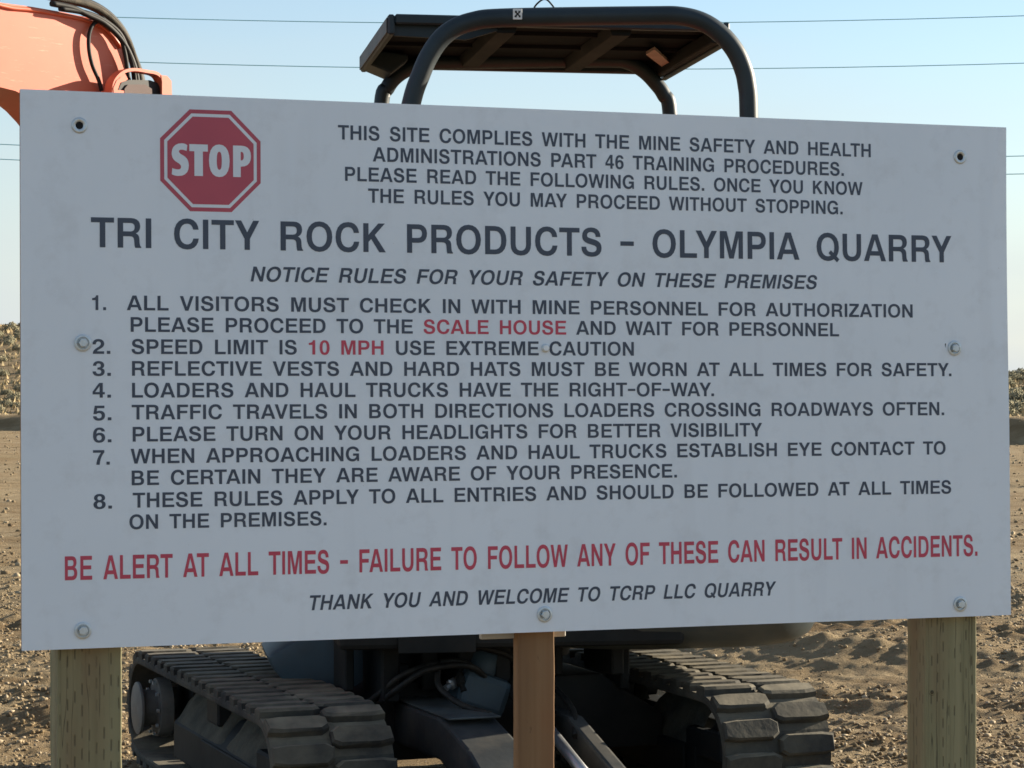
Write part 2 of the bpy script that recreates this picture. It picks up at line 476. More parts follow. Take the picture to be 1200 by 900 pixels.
def ground_z(x, y):
    near = np.exp(-np.maximum(np.hypot(x, y - 13) - 12, 0) / 14)
    z = 0.030 * fnoise(x, y, 1, 4, 0.55) + near * (0.018 * fnoise(x, y * 1.5, 2, 4, 4.5) + 0.019 * fnoise(x, y * 1.5, 3, 3, 14, 0.8))
    # ruts left by tyres crossing the yard (oblique lines on the right, curved pair on the left)
    for (px, py, ang, w, dep, cur) in ((2.6, 14.0, 2.72, 0.34, 0.045, 0.0), (3.2, 15.6, 2.66, 0.30, 0.04, 0.01), (2.9, 12.1, 2.86, 0.26, 0.035, 0.0), (-2.6, 12.4, 0.10, 0.3, 0.05, 0.02),
                                       (-3.2, 16.5, 0.05, 0.4, 0.05, 0.0), (1.8, 18.5, 2.95, 0.5, 0.05, 0.0), (-6, 40, 0.12, 0.9, 0.09, 0), (-7, 52, 0.06, 1.0, 0.10, 0), (9, 38, 3.0, 0.8, 0.09, 0), (10, 47, 3.05, 1.0, 0.1, 0)):
        u = (x - px) * math.cos(ang) + (y - py) * math.sin(ang); v = -(x - px) * math.sin(ang) + (y - py) * math.cos(ang) + cur * u * u
        fall = np.exp(-(u / (6 if py < 30 else 30)) ** 2)
        z = z + fall * dep * (-np.exp(-(v / (w * 0.45)) ** 2) + 0.7 * np.exp(-((np.abs(v) - w * 0.8) / (w * 0.3)) ** 2)) * (1 + (0.35 * np.sin(u * 38) if py < 30 else 0.3 * np.sin(u * 2.7)))
    # spoil ridge behind the right-hand track
    z = z + 0.15 * np.exp(-((x - 1.75) / 1.1) ** 2 - ((y - 14.2 + 0.25 * (x - 1.75)) / 0.5) ** 2)
    z = z + 0.07 * np.exp(-((x - 2.55) / 0.5) ** 2 - ((y - 15.2) / 0.6) ** 2)
    z = z + 0.13 * np.exp(-((x + 2.22) / 0.22) ** 2 - ((y - 11.5) / 0.16) ** 2) + 0.05 * np.exp(-((x + 2.6) / 0.5) ** 2 - ((y - 11.35) / 0.1) ** 2)
    flat = np.clip((np.hypot((x + 0.2) / 1.7, (y - 9.7) / 1.6) - 0.9) * 3, 0, 1)      # trodden flat under the machine
    z = z + 0.028 * fnoise(x * 0.5, y * 1.4, 6, 3, 3.1) * np.clip((y - 20) / 15, 0, 1) * np.clip((140 - y) / 20, 0, 1)
    far = 0.12 * fnoise(x, y, 4, 4, 0.12) * np.clip((y - 22) / 20, 0, 1) * np.clip((80 - y) / 20, 0.3, 1)
    return z * (0.25 + 0.75 * flat) + far + hill_z(x, y)

def axis(segs, start):
    out = [start]
    for end, step, grow in segs:
        while out[-1] < end:
            out.append(out[-1] + step); step *= grow
    return np.array(out)
ys = np.concatenate([-axis([(10, 2, 1.1), (3000, 4, 1.4)], 2.0)[::-1], [0.0, 2.0, 3.5], axis([(9, 0.12, 1.0), (17, 0.024, 1.0), (30, 0.03, 1.016), (60, 0.4, 1.0), (98, 0.33, 1.0), (150, 0.9, 1.01), (6000, 2, 1.25)], 4.6)])
xp = axis([(3.9, 0.026, 1.0), (20, 0.03, 1.05), (30, 0.8, 1.0), (6000, 1.2, 1.2)], 0.0)
xs = np.concatenate([-xp[:0:-1], xp])
GX, GY = np.meshgrid(xs, ys)
GZ = ground_z(GX, GY)
nx, ny = len(xs), len(ys)
idx = np.arange(nx * ny).reshape(ny, nx)
F = np.stack([idx[:-1, :-1], idx[:-1, 1:], idx[1:, 1:], idx[1:, :-1]], -1).reshape(-1, 4)
g_me = np_mesh("ground", np.stack([GX, GY, GZ], -1).reshape(-1, 3), F, M_soil)
g_me.polygons.foreach_set("use_smooth", np.ones(len(F), bool))
ground = link_mesh("ground", g_me)
tag(ground, kind="structure")

def ico(sub=1):
    b = bmesh.new(); bmesh.ops.create_icosphere(b, subdivisions=sub, radius=1.0)
    v = np.array([q.co[:] for q in b.verts]); f = np.array([[q.index for q in p.verts] for p in b.faces]); b.free()
    return v, f
IV, IF = ico(1)

def scatter_stones(name, n, region, smin, smax, m, seed, power=3.0, flat=0.62):
    r = np.random.default_rng(seed)
    P = region(r, n); n = len(P)
    s = smin + (smax - smin) * r.random(n) ** power
    V = IV[None] * (1 + r.normal(0, 0.24, (n, len(IV), 1)))
    V = V * np.stack([r.uniform(0.7, 1.35, n), r.uniform(0.7, 1.2, n), r.uniform(0.5, 0.95, n) * flat / 0.62], -1)[:, None]
    a = r.uniform(0, 6.28, n); ca, sa = np.cos(a), np.sin(a)
    X = V[..., 0] * ca[:, None] - V[..., 1] * sa[:, None]; Y = V[..., 0] * sa[:, None] + V[..., 1] * ca[:, None]
    V = np.stack([X, Y, V[..., 2]], -1) * s[:, None, None] * 0.5
    z = ground_z(P[:, 0], P[:, 1]) + s * 0.08
    V = V + np.stack([P[:, 0], P[:, 1], z], -1)[:, None]
    Fc = IF[None] + (np.arange(n) * len(IV))[:, None, None]
    o = link_mesh(name, np_mesh(name, V.reshape(-1, 3), Fc.reshape(-1, 3), m))
    return o
def wedge(y0, y1, spread=0.235):
    def f(r, n):
        y = np.sqrt(r.random(n) * (y1 ** 2 - y0 ** 2) + y0 ** 2) if y1 < 18 else y0 + (y1 - y0) * r.random(n) ** 1.5
        x = (r.random(n) * 2 - 1) * (spread * y + 0.3)
        keep = np.hypot((x + 0.2) / 1.3, (y - 9.7) / 1.25) > 0.75
        keep &= r.random(len(x)) < np.clip(0.55 + 0.9 * fnoise(x * 0.5, y, 77, 3, 1.3) + np.where(x < -1.2, 0.3, 0.0), 0.06, 1)   # bare trodden patches
        return np.stack([x, y], -1)[keep]
    return f
tag(scatter_stones("gravel", 62000, wedge(9.2, 18.5), 0.007, 0.034, M_gravel, 11, 2.6), kind="stuff")
tag(scatter_stones("distant_gravel", 24000, wedge(18.5, 84), 0.014, 0.075, M_gravel, 12, 3.0), kind="stuff")

def rock(name, label, x, y, size, seed, m, flat=0.65, sink=0.25, cat="rock"):
    v, f = ico(4); r = np.random.default_rng(seed)
    v = v * (1 + 0.05 * fnoise(v[:, 0] * 9 + v[:, 2] * 7, v[:, 1] * 9 - v[:, 2] * 5, seed + 1, 3, 1.2))[:, None]
    v = v * (1 + 0.20 * fnoise(v[:, 0] * 1.6 + seed, v[:, 1] * 1.6 + v[:, 2] * 2.1, seed, 4, 1.5))[:, None]
    v = np.sign(v) * np.abs(v) ** 0.85
    v = v * np.array(size) * 0.5
    me = np_mesh(name, v, f, m)
    o = link_mesh(name, me, None, (x, y, float(ground_z(np.array([x]), np.array([y]))[0]) + size[2] * (0.5 - sink)), (0, 0, r.uniform(0, 6)))
    return tag(o, label, cat)
rock("rock", "dark fist-sized stone on the ground just beyond the rear end of the left track", -2.14, 14.9, (0.11, 0.10, 0.085), 3, M_rock)
def yard(r, n):
    x = r.normal(0, 5.0, n); y = 4.5 + 16 * r.random(n) ** 0.8 + r.normal(0, 1.2, n)
    keep = (np.hypot((x + 0.2) / 1.3, (y - 9.7) / 1.25) > 0.75) & ((np.abs(x) > 0.2 * y) | (y < 9.6)) & (y > 2.2)
    return np.stack([x, y], -1)[keep]
tag(scatter_stones("loose_gravel", 42000, yard, 0.009, 0.036, M_gravel, 13, 2.8), kind="stuff")

# sagebrush on the slope
def sage_mesh(seed):
    r = np.random.default_rng(seed); n = 330
    d = r.normal(size=(n, 3)); d[:, 2] = np.abs(d[:, 2]) * 0.9; d /= np.linalg.norm(d, axis=1)[:, None]
    rad = (0.55 + 0.45 * r.random(n) ** 0.5) * (1 + 0.22 * np.sin(d[:, 0] * 5 + seed) * np.cos(d[:, 1] * 4 + seed))
    c = d * rad[:, None] * np.array([0.5, 0.5, 0.52]) + np.array([0, 0, 0.05])
    s = r.uniform(0.05, 0.10, n)
    up = d + r.normal(0, 0.5, (n, 3)); up /= np.linalg.norm(up, axis=1)[:, None]
    si = np.cross(up, r.normal(size=(n, 3))); si /= np.linalg.norm(si, axis=1)[:, None]
    a = c - si * s[:, None] * 0.5; b = c + si * s[:, None] * 0.5; t = c + up * s[:, None] * 1.5
    q = c + np.cross(up, si) * s[:, None] * 0.5
    V = np.stack([a, b, t, q], 1).reshape(-1, 3)
    k = np.arange(n)[:, None] * 4
    Fa = np.concatenate([k + np.array([0, 1, 2]), k + np.array([1, 3, 2]), k + np.array([3, 0, 2])])
    return np_mesh("sagebrush", V, Fa, M_sage)
SAGE = [sage_mesh(s) for s in (21, 22, 23, 24, 25)]
for me in SAGE:                                   # short woody stems under the leaves
    b = bmesh.new(); b.from_mesh(me)
    me.materials.append(M_twig)
    for k in range(5):
        a = k * 1.26
        vs = [b.verts.new((0.03 * math.cos(a + q * 2.1), 0.03 * math.sin(a + q * 2.1), -0.08)) for q in range(3)]
        t = b.verts.new((0.3 * math.cos(a), 0.3 * math.sin(a), 0.3))
        for q in range(3):
            f = b.faces.new((vs[q], vs[(q + 1) % 3], t)); f.material_index = 1
    b.to_mesh(me); b.free()
def sage_points():
    pts = []
    r = np.random.default_rng(31)
    def add(x, d, s): pts.append((x, float(bank_y(x)) + d, s))
    # slope left of the board, slope right of it, and a looser cover between and beyond
    for _ in range(60): 
        y = r.uniform(88, 133); x = -0.2143 * y - r.uniform(-1.9, 2.6); pts.append((x, y, r.uniform(0.38, 0.80)))
    for _ in range(52):
        y = r.uniform(69.5, 120); x = 0.2143 * y + r.uniform(-1.6, 2.4); pts.append((x, y, r.uniform(0.42, 0.85)))
    for _ in range(150):
        x = r.uniform(-34, 34); add(x, r.uniform(3.5, 50), r.uniform(0.5, 1.1))
    return pts
for i, (x, y, s) in enumerate(sage_points()):
    z = float(ground_z(np.array([x]), np.array([y]))[0])
    o = link_mesh("sagebrush", SAGE[i % 5], None, (x, y, z), (0, 0, i * 2.4))
    o.scale = (s, s * (0.8 + 0.05 * (i % 7)), s * (0.7 + 0.06 * (i % 5)))
    if x < -0.17 * y: tag(o, "grey green sagebrush bush on the higher far slope left of the board", "shrub", "sagebrush bushes on the slope left of the board")
    elif x > 0.17 * y: tag(o, "grey green sagebrush bush on the low far rise right of the board", "shrub", "sagebrush bushes on the rise right of the board")
    else: tag(o, "grey green sagebrush bush on the far slope hidden behind the board", "shrub", "sagebrush bushes behind the board")

def grass_tufts():
    r = np.random.default_rng(44); n = 5200
    x = np.where(r.random(n) < 0.5, -1, 1) * 1.0; y = r.uniform(68, 132, n)
    x = x * 0.2143 * y + r.uniform(-2.5, 3.0, n) * x
    keep = y > bank_y(x) + 1.3
    x, y = x[keep], y[keep]; n = len(x); z = ground_z(x, y)
    h = r.uniform(0.08, 0.26, n); w = r.uniform(0.03, 0.09, n); a = r.uniform(0, 3.14, n)
    P = np.stack([x, y, z], -1); D = np.stack([np.cos(a), np.sin(a), 0 * a], -1) * w[:, None]
    T = P + np.stack([r.normal(0, 0.06, n), r.normal(0, 0.06, n), h], -1)
    V = np.stack([P - D, P + D, T], 1).reshape(-1, 3); Fq = np.arange(n * 3).reshape(-1, 3)
    return link_mesh("dry_grass", np_mesh("dry_grass", V, Fq, M_grass))
tag(grass_tufts(), kind="stuff")

# ------------------------------------------------------------------ power lines far behind
WY = 120.0
def wire(label, xv, ym, k):
    zc = CAM_Z + (450 - ym) * WY / FOCAL; x0 = (xv - 600) * WY / FOCAL; kk = k * FOCAL / WY
    pts = []
    for x in np.linspace(-110, 110, 67):
        pts.append((x, WY, zc + kk * (x - x0) ** 2))
    o = MB().tube(pts, 0.021, 6).build("power_line", M_wire)
    tag(o, label, "cable", "power lines crossing the sky")
    return pts[0], pts[-1]
ends = [wire("topmost power line, crossing the sky just below the top of the canopy roof", 640, 27.6, 2.9e-5),
        wire("second power line from the top, level with the underside of the canopy", 700, 81.3, 2.9e-5),
        wire("third power line from the top, coming out from behind the upper sign corners", 797, 187.5, 2.9e-5),
        wire("lowest power line, seen only beside the left and right sign edges", 848, 207.4, 2.9e-5)]
for side, lab in ((0, "tall wooden utility pole carrying the four lines left of the view"), (1, "tall wooden utility pole carrying the four lines right of the view")):
    e = [w[side] for w in ends]
    x = e[0][0]; zt = max(p[2] for p in e)
    pr = empty("utility_pole", (x, WY, 0)); tag(pr, lab, "pole")
    MB().tube([(0, 0.25, -1), (0, 0.25, zt * 0.5), (0, 0.25, zt + 0.5)], [0.24, 0.2, 0.15], 10).build("pole", M_twig, pr)
    for p in e:
        MB().box((0, 0.08, p[2] - 0.12), (0.14, 0.4, 0.16), None, 0.02).build("insulator_bracket", M_frame, pr)

# ------------------------------------------------------------------ the rules board
EU = Vector((0.94608, 0.32395, 0.00056)).normalized()
EV = Vector((-0.00596, 0.01569, 0.99986)).normalized()
EN = EU.cross(EV) * -1.0                                  # into the picture (back of the board)
EV = EN.cross(EU).normalized() * 1.0
if EV.z < 0: EV = -EV
SC = Vector((0.0884, 5.5819, CAM_Z + 0.0324))
PH = Vector((EU.x, EU.y, 0)).normalized(); PN = Vector((-PH.y, PH.x, 0))
sign = empty("safety_sign", (SC.x, SC.y, 0.0))
tag(sign, "large white quarry safety rules board with a red stop octagon, bolted to three wooden posts", "sign")
rot_s = frame(EU, EN, EV)
LM = Matrix.Translation(SC - Vector((SC.x, SC.y, 0))) @ rot_s.to_4x4()      # sign plane -> sign empty
def put(o):
    o.parent = sign; o.matrix_local = LM; return o

W2, H2 = 1.22, 0.61
def bow(u, v):
    """the free right edge of the sheet curls back, most at its upper corner; the sheet also waves a little"""
    u = np.asarray(u, float); v = np.asarray(v, float)
    w = 0.056 * np.clip(np.sin(np.clip((v + 0.10) / 0.74, 0, 1) * math.pi), 0, 1) ** 0.8
    d = np.maximum(u - (W2 - w), 0)
    return 0.085 * d * np.clip(d / 0.008, 0, 1) + 0.0012 * np.sin(u * 4.1 + 1) * np.cos(v * 3.0)
# panel: white face sheet and plywood core
def sheet(name, y0, y1, m, inset=0.0):
    us = np.concatenate([np.linspace(-W2 + inset, 1.13, 50), np.linspace(1.135, W2 - inset, 18)]); vs = np.linspace(-H2 + inset, H2 - inset, 40)
    U, Vv = np.meshgrid(us, vs); B = bow(U, Vv); n = U.size
    A = np.stack([U, B + y0, Vv], -1).reshape(-1, 3); Bk = np.stack([U, B + y1, Vv], -1).reshape(-1, 3)
    a, b = len(us), len(vs); ix = np.arange(n).reshape(b, a)
    f = np.stack([ix[:-1, :-1], ix[:-1, 1:], ix[1:, 1:], ix[1:, :-1]], -1).reshape(-1, 4)
    rim = np.concatenate([ix[0, :], ix[1:, -1], ix[-1, -2::-1], ix[-2:0:-1, 0]])
    r2 = np.roll(rim, -1)
    side = np.stack([rim, rim + n, r2 + n, r2], -1)
    me = np_mesh(name, np.concatenate([A, Bk]), np.concatenate([f, f[:, ::-1] + n, side]), m)
    fl = np.zeros(len(me.polygons), bool); fl[:2 * len(f)] = True
    me.polygons.foreach_set("use_smooth", fl)
    me.set_sharp_from_angle(angle=R(40))
    return put(link_mesh(name, me))
panel = sheet("panel", 0.0, 0.003, M_face)
core = sheet("plywood_core", 0.0032, 0.0175, M_ply, 0.0005)

# ---- lettering: flat print, outlines drawn as paths (units: cap height 718)
G = {}
def g(ch, adv, *paths): G[ch] = (adv, paths)
g('A', 722, "M15 0 L275 718 L447 718 L707 0 L557 0 L508 148 L213 148 L165 0 Z", "M252 266 L360 575 L470 266 Z")
g('B', 722, "M76 0 L76 718 L410 718 C540 718 620 650 620 535 C620 460 585 410 535 382 C610 352 655 295 655 205 C655 75 560 0 425 0 Z", "M216 118 L405 118 C470 118 511 148 511 210 C511 272 470 310 405 310 L216 310 Z", "M216 425 L390 425 C445 425 480 455 480 512 C480 570 445 600 390 600 L216 600 Z")
g('C', 722, "M680 470 C662 640 555 737 384 737 C175 737 44 590 44 359 C44 125 175 -19 384 -19 C550 -19 668 85 684 253 L542 253 C525 160 470 106 386 106 C265 106 188 200 188 359 C188 518 265 611 386 611 C468 611 520 560 538 470 Z")
g('D', 722, "M75 0 L75 718 L355 718 C560 718 675 580 675 359 C675 138 560 0 355 0 Z", "M216 122 L340 122 C465 122 531 200 531 359 C531 518 465 596 340 596 L216 596 Z")
g('E', 667, "M76 0 L76 718 L621 718 L621 598 L217 598 L217 430 L585 430 L585 312 L217 312 L217 120 L630 120 L630 0 Z")
g('F', 611, "M74 0 L74 718 L587 718 L587 598 L215 598 L215 418 L545 418 L545 300 L215 300 L215 0 Z")
g('G', 778, "M703 490 C685 640 560 737 396 737 C190 737 44 590 44 357 C44 125 185 -19 375 -19 C470 -19 545 20 596 87 L609 0 L701 0 L701 385 L405 385 L405 268 L568 268 C555 165 485 106 390 106 C268 106 188 200 188 357 C188 520 270 611 396 611 C480 611 540 565 558 490 Z")
g('H', 722, "M71 0 L71 718 L212 718 L212 430 L510 430 L510 718 L651 718 L651 0 L510 0 L510 307 L212 307 L212 0 Z")
g('I', 278, "M69 0 L69 718 L210 718 L210 0 Z")
g('K', 722, "M73 0 L73 718 L214 718 L214 430 L480 718 L660 718 L385 428 L685 0 L506 0 L285 326 L214 252 L214 0 Z")
g('L', 611, "M76 0 L76 718 L217 718 L217 121 L583 121 L583 0 Z")
g('M', 833, "M69 0 L69 718 L275 718 L417 215 L557 718 L764 718 L764 0 L632 0 L632 560 L484 0 L349 0 L201 560 L201 0 Z")
g('N', 722, "M68 0 L68 718 L216 718 L519 232 L519 718 L654 718 L654 0 L508 0 L203 490 L203 0 Z")
g('O', 778, "M43 359 C43 588 185 737 389 737 C593 737 735 588 735 359 C735 130 593 -19 389 -19 C185 -19 43 130 43 359 Z", "M187 359 C187 208 262 106 389 106 C516 106 591 208 591 359 C591 512 516 611 389 611 C262 611 187 512 187 359 Z")
g('P', 667, "M73 0 L73 718 L390 718 C540 718 626 620 626 486 C626 345 530 255 400 255 L214 255 L214 0 Z", "M214 376 L365 376 C445 376 486 415 486 486 C486 560 445 597 365 597 L214 597 Z")
g('Q', 778, "M43 359 C43 588 185 737 389 737 C593 737 735 588 735 359 C735 258 708 174 660 110 L748 30 L672 -52 L578 34 C522 0 459 -19 389 -19 C185 -19 43 130 43 359 Z", "M187 359 C187 208 262 106 389 106 C424 106 455 113 482 128 L412 192 L484 270 L562 200 C581 242 591 295 591 359 C591 512 516 611 389 611 C262 611 187 512 187 359 Z")
g('R', 722, "M76 0 L76 718 L420 718 C560 718 650 650 650 525 C650 440 612 382 538 350 C602 326 626 285 630 215 C634 120 632 52 675 24 L675 0 L520 0 C500 45 500 110 495 170 C490 250 460 277 385 277 L217 277 L217 0 Z", "M217 395 L400 395 C475 395 508 430 508 497 C508 562 475 597 400 597 L217 597 Z")
g('S', 667, "M594 495 C592 650 490 737 325 737 C165 737 62 650 62 515 C62 395 130 345 290 305 C440 268 478 255 478 196 C478 136 428 100 342 100 C238 100 180 145 178 238 L38 238 C40 75 145 -19 335 -19 C515 -19 622 70 622 210 C622 330 555 392 410 428 C245 468 203 478 203 532 C203 585 245 618 315 618 C405 618 450 580 454 495 Z")
g('T', 611, "M14 718 L597 718 L597 598 L376 598 L376 0 L235 0 L235 598 L14 598 Z")
g('U', 722, "M72 718 L213 718 L213 275 C213 160 265 106 361 106 C457 106 509 160 509 275 L509 718 L650 718 L650 265 C650 85 545 -19 361 -19 C177 -19 72 85 72 265 Z")
g('V', 667, "M17 718 L168 718 L334 185 L499 718 L650 718 L408 0 L259 0 Z")
g('W', 944, "M12 718 L158 718 L262 208 L400 718 L544 718 L682 208 L786 718 L932 718 L758 0 L612 0 L472 520 L332 0 L186 0 Z")
g('X', 667, "M15 0 L240 367 L25 718 L196 718 L336 478 L473 718 L642 718 L424 371 L652 0 L477 0 L331 248 L185 0 Z")
g('Y', 667, "M15 718 L177 718 L335 430 L492 718 L652 718 L405 270 L405 0 L264 0 L264 270 Z")
g('Z', 611, "M30 0 L30 124 L390 596 L50 596 L50 718 L577 718 L577 602 L215 122 L582 122 L582 0 Z")
g('.', 278, "M66 0 L66 146 L212 146 L212 0 Z")
g('-', 460, "M34 282 L34 396 L426 396 L426 282 Z")
g('0', 556, "M278 720 C440 720 521 590 521 350 C521 110 440 -19 278 -19 C116 -19 35 110 35 350 C35 590 116 720 278 720 Z", "M278 606 C205 606 175 525 175 350 C175 175 205 98 278 98 C351 98 381 175 381 350 C381 525 351 606 278 606 Z")
g('1', 556, "M378 0 L378 718 L270 718 C255 620 190 584 69 582 L69 482 L238 482 L238 0 Z")
g('2', 556, "M40 0 C42 130 100 215 240 312 C345 384 375 427 375 492 C375 560 335 600 275 600 C205 600 170 548 168 458 L35 458 C33 626 125 720 280 720 C425 720 516 626 516 496 C516 392 470 322 345 240 C260 185 225 155 212 124 L511 124 L511 0 Z")
g('3', 556, "M27 215 L163 215 C165 138 205 98 272 98 C340 98 378 137 378 202 C378 275 330 306 225 304 L225 406 C320 404 360 434 360 502 C360 564 328 602 272 602 C210 602 178 564 176 488 L44 488 C46 630 130 720 275 720 C408 720 497 635 497 516 C497 438 465 388 405 364 C480 340 518 285 518 205 C518 70 420 -18 272 -18 C115 -18 28 68 27 215 Z")
g('4', 556, "M310 0 L310 160 L27 160 L27 287 L292 718 L439 718 L439 272 L520 272 L520 160 L439 160 L439 0 Z", "M310 272 L310 566 L130 272 Z")
g('5', 556, "M36 198 L173 198 C182 135 215 100 270 100 C338 100 380 150 380 228 C380 305 340 352 272 352 C228 352 198 337 175 300 L52 306 L105 710 L490 710 L490 590 L205 590 L182 436 C215 458 255 468 300 468 C430 468 516 375 516 235 C516 85 420 -19 262 -19 C130 -19 40 68 36 198 Z")
g('6', 556, "M510 530 L377 530 C367 580 338 608 290 608 C215 608 178 540 170 412 C205 450 248 468 305 468 C435 468 519 370 519 232 C519 82 425 -19 281 -19 C120 -19 38 92 38 340 C38 588 125 720 293 720 C415 720 500 650 510 530 Z", "M280 96 C340 96 382 145 382 222 C382 300 340 352 280 352 C218 352 178 300 178 224 C178 145 218 96 280 96 Z")
g('7', 556, "M25 710 L528 710 L528 595 C400 435 330 240 322 0 L172 0 C185 220 255 415 380 584 L25 584 Z")
g('8', 556, "M150 376 C90 404 58 454 58 526 C58 638 145 720 278 720 C411 720 498 638 498 526 C498 454 466 404 406 376 C480 344 520 287 520 202 C520 68 425 -19 278 -19 C131 -19 36 68 36 202 C36 287 76 344 150 376 Z", "M278 86 C338 86 378 132 378 200 C378 268 338 316 278 316 C218 316 178 268 178 200 C178 132 218 86 278 86 Z", "M278 418 C328 418 362 452 362 512 C362 572 328 610 278 610 C228 610 194 572 194 512 C194 452 228 418 278 418 Z")
STOP = {}
STOP['S'] = (440, ("M345 672 L330 545 C290 562 250 572 222 572 C182 572 162 556 162 530 C162 498 187 480 252 447 C342 398 377 322 377 222 C377 70 292 -12 150 -12 C90 -12 40 0 2 22 L14 160 C50 142 95 132 135 132 C182 132 207 152 207 190 C207 230 177 256 117 290 C30 338 2 402 2 490 C2 630 92 712 227 712 C272 712 312 700 345 672 Z",))
STOP['T'] = (440, ("M0 700 L400 700 L400 545 L292 545 L292 0 L108 0 L108 545 L0 545 Z",))
STOP['O'] = (500, ("M0 350 C0 580 80 712 228 712 C376 712 456 580 456 350 C456 120 376 -12 228 -12 C80 -12 0 120 0 350 Z", "M172 350 C172 220 186 148 228 148 C270 148 284 220 284 350 C284 480 270 552 228 552 C186 552 172 480 172 350 Z"))
STOP['P'] = (420, ("M0 0 L0 700 L190 700 C330 700 405 620 405 470 C405 320 325 235 190 235 L172 235 L172 0 Z", "M172 372 L185 372 C228 372 242 412 242 470 C242 530 226 564 182 564 L172 564 Z"))

def path_pts(p, res=5):
    tk = p.replace('M', ' M ').replace('L', ' L ').replace('C', ' C ').replace('Z', ' Z ').split()
    out = []; i = 0
    while i < len(tk):
        c = tk[i]; i += 1
        if c in 'ML':
            out.append((float(tk[i]), float(tk[i + 1]))); i += 2
        elif c == 'C':
            q = [float(t) for t in tk[i:i + 6]]; i += 6
            p0 = out[-1]; p1, p2, p3 = (q[0], q[1]), (q[2], q[3]), (q[4], q[5])
            for k in range(1, res + 1):
                t = k / res; a = (1 - t) ** 3; b = 3 * (1 - t) ** 2 * t; c2 = 3 * (1 - t) * t * t; d = t ** 3
                out.append((a * p0[0] + b * p1[0] + c2 * p2[0] + d * p3[0], a * p0[1] + b * p1[1] + c2 * p2[1] + d * p3[1]))
    if abs(out[0][0] - out[-1][0]) + abs(out[0][1] - out[-1][1]) < 1e-6: out.pop()
    return out
from mathutils.geometry import tessellate_polygon
TESS = {}
def glyph_tris(key, paths):
    if key not in TESS:
        loops = [path_pts(p) for p in paths]
        vs = [v for l in loops for v in l]
        tris = tessellate_polygon([[Vector((x, y, 0)) for x, y in l] for l in loops])
        vs = np.array(vs); tr = np.array(tris)
        a, b, c = vs[tr[:, 0]], vs[tr[:, 1]], vs[tr[:, 2]]
        ar = (b[:, 0] - a[:, 0]) * (c[:, 1] - a[:, 1]) - (b[:, 1] - a[:, 1]) * (c[:, 0] - a[:, 0])
        tr[ar < 0] = tr[ar < 0][:, ::-1]
        TESS[key] = (vs, tr[np.abs(ar) > 1e-3])
    return TESS[key]
KERN = {"AT": -60, "TA": -60, "AY": -70, "YA": -70, "AV": -60, "VA": -60, "LT": -70, "LY": -80, "TO": -10, "WA": -50, "AW": -50, "PA": -60, "RY": -20, "FA": -50, "RT": -15, "LL": 0, "Y.": -70, "P.": -80, "FE": 0, "OY": -20, "YO": -25, "KN": 0, "LO": -20}
def layout(text, space):
    x = 0; out = []
    for i, ch in enumerate(text):
        if ch == ' ': x += space; continue
        if out and i and text[i - 1] != ' ': x += KERN.get(text[i - 1] + ch, 0)
        out.append((i, ch, x)); x += G[ch][0]
    return out
def text_mesh(text, u0, v0, u1, cap, italic, m, colours=None, space=470, y=-0.0006):
    """places the ink of text between u0 and u1 on the baseline v0"""
    lay = layout(text, space)
    ext = []
    for i, ch, x in lay:
        vs, _ = glyph_tris(ch, G[ch][1])
        sh = 0.2 * vs[:, 1] if italic else 0
        xx = x + vs[:, 0] + sh; ext.append((xx.min(), xx.max()))
    lo = min(e[0] for e in ext); hi = max(e[1] for e in ext)
    sx = (u1 - u0) / (hi - lo); sy = cap / 718.0
    V = []; Fq = []; base = 0
    for i, ch, x in lay:
        vs, tr = glyph_tris(ch, G[ch][1])
        sh = 0.2 * vs[:, 1] * 1.0 if italic else 0
        U = u0 + (x + vs[:, 0] + sh - lo) * sx; W = v0 + vs[:, 1] * sy
        V.append(np.stack([U, bow(U, W) + y, W], -1)); Fq.append(tr + base); base += len(vs)
    return np.concatenate(V), np.concatenate(Fq)
def lettering(text, u0, v0, u1, cap, italic, m, label=None, space=470):
    V, Fq = text_mesh(text, u0, v0, u1, cap, italic, m, space=space)
    o = put(link_mesh("lettering", np_mesh("lettering", V, Fq, m)))
    if label: o["label"] = label
    return o
def split_line(text, u0, v0, u1, cap, parts, space=470):
    """one line printed in several colours: parts = [(from, to, material, label)]"""
    lay = layout(text, space); e = []
    for i, ch, x in lay:
        vs, _ = glyph_tris(ch, G[ch][1]); e.append((i, x + vs[:, 0].min(), x + vs[:, 0].max()))
    lo = e[0][1]; sx = (u1 - u0) / (e[-1][2] - lo)
    for a, b, m, lab in parts:
        s = [q for q in e if a <= q[0] < b]
        lettering(text[a:b].strip(), u0 + (s[0][1] - lo) * sx, v0, u0 + (s[-1][2] - lo) * sx, cap, 0, m, lab, space)

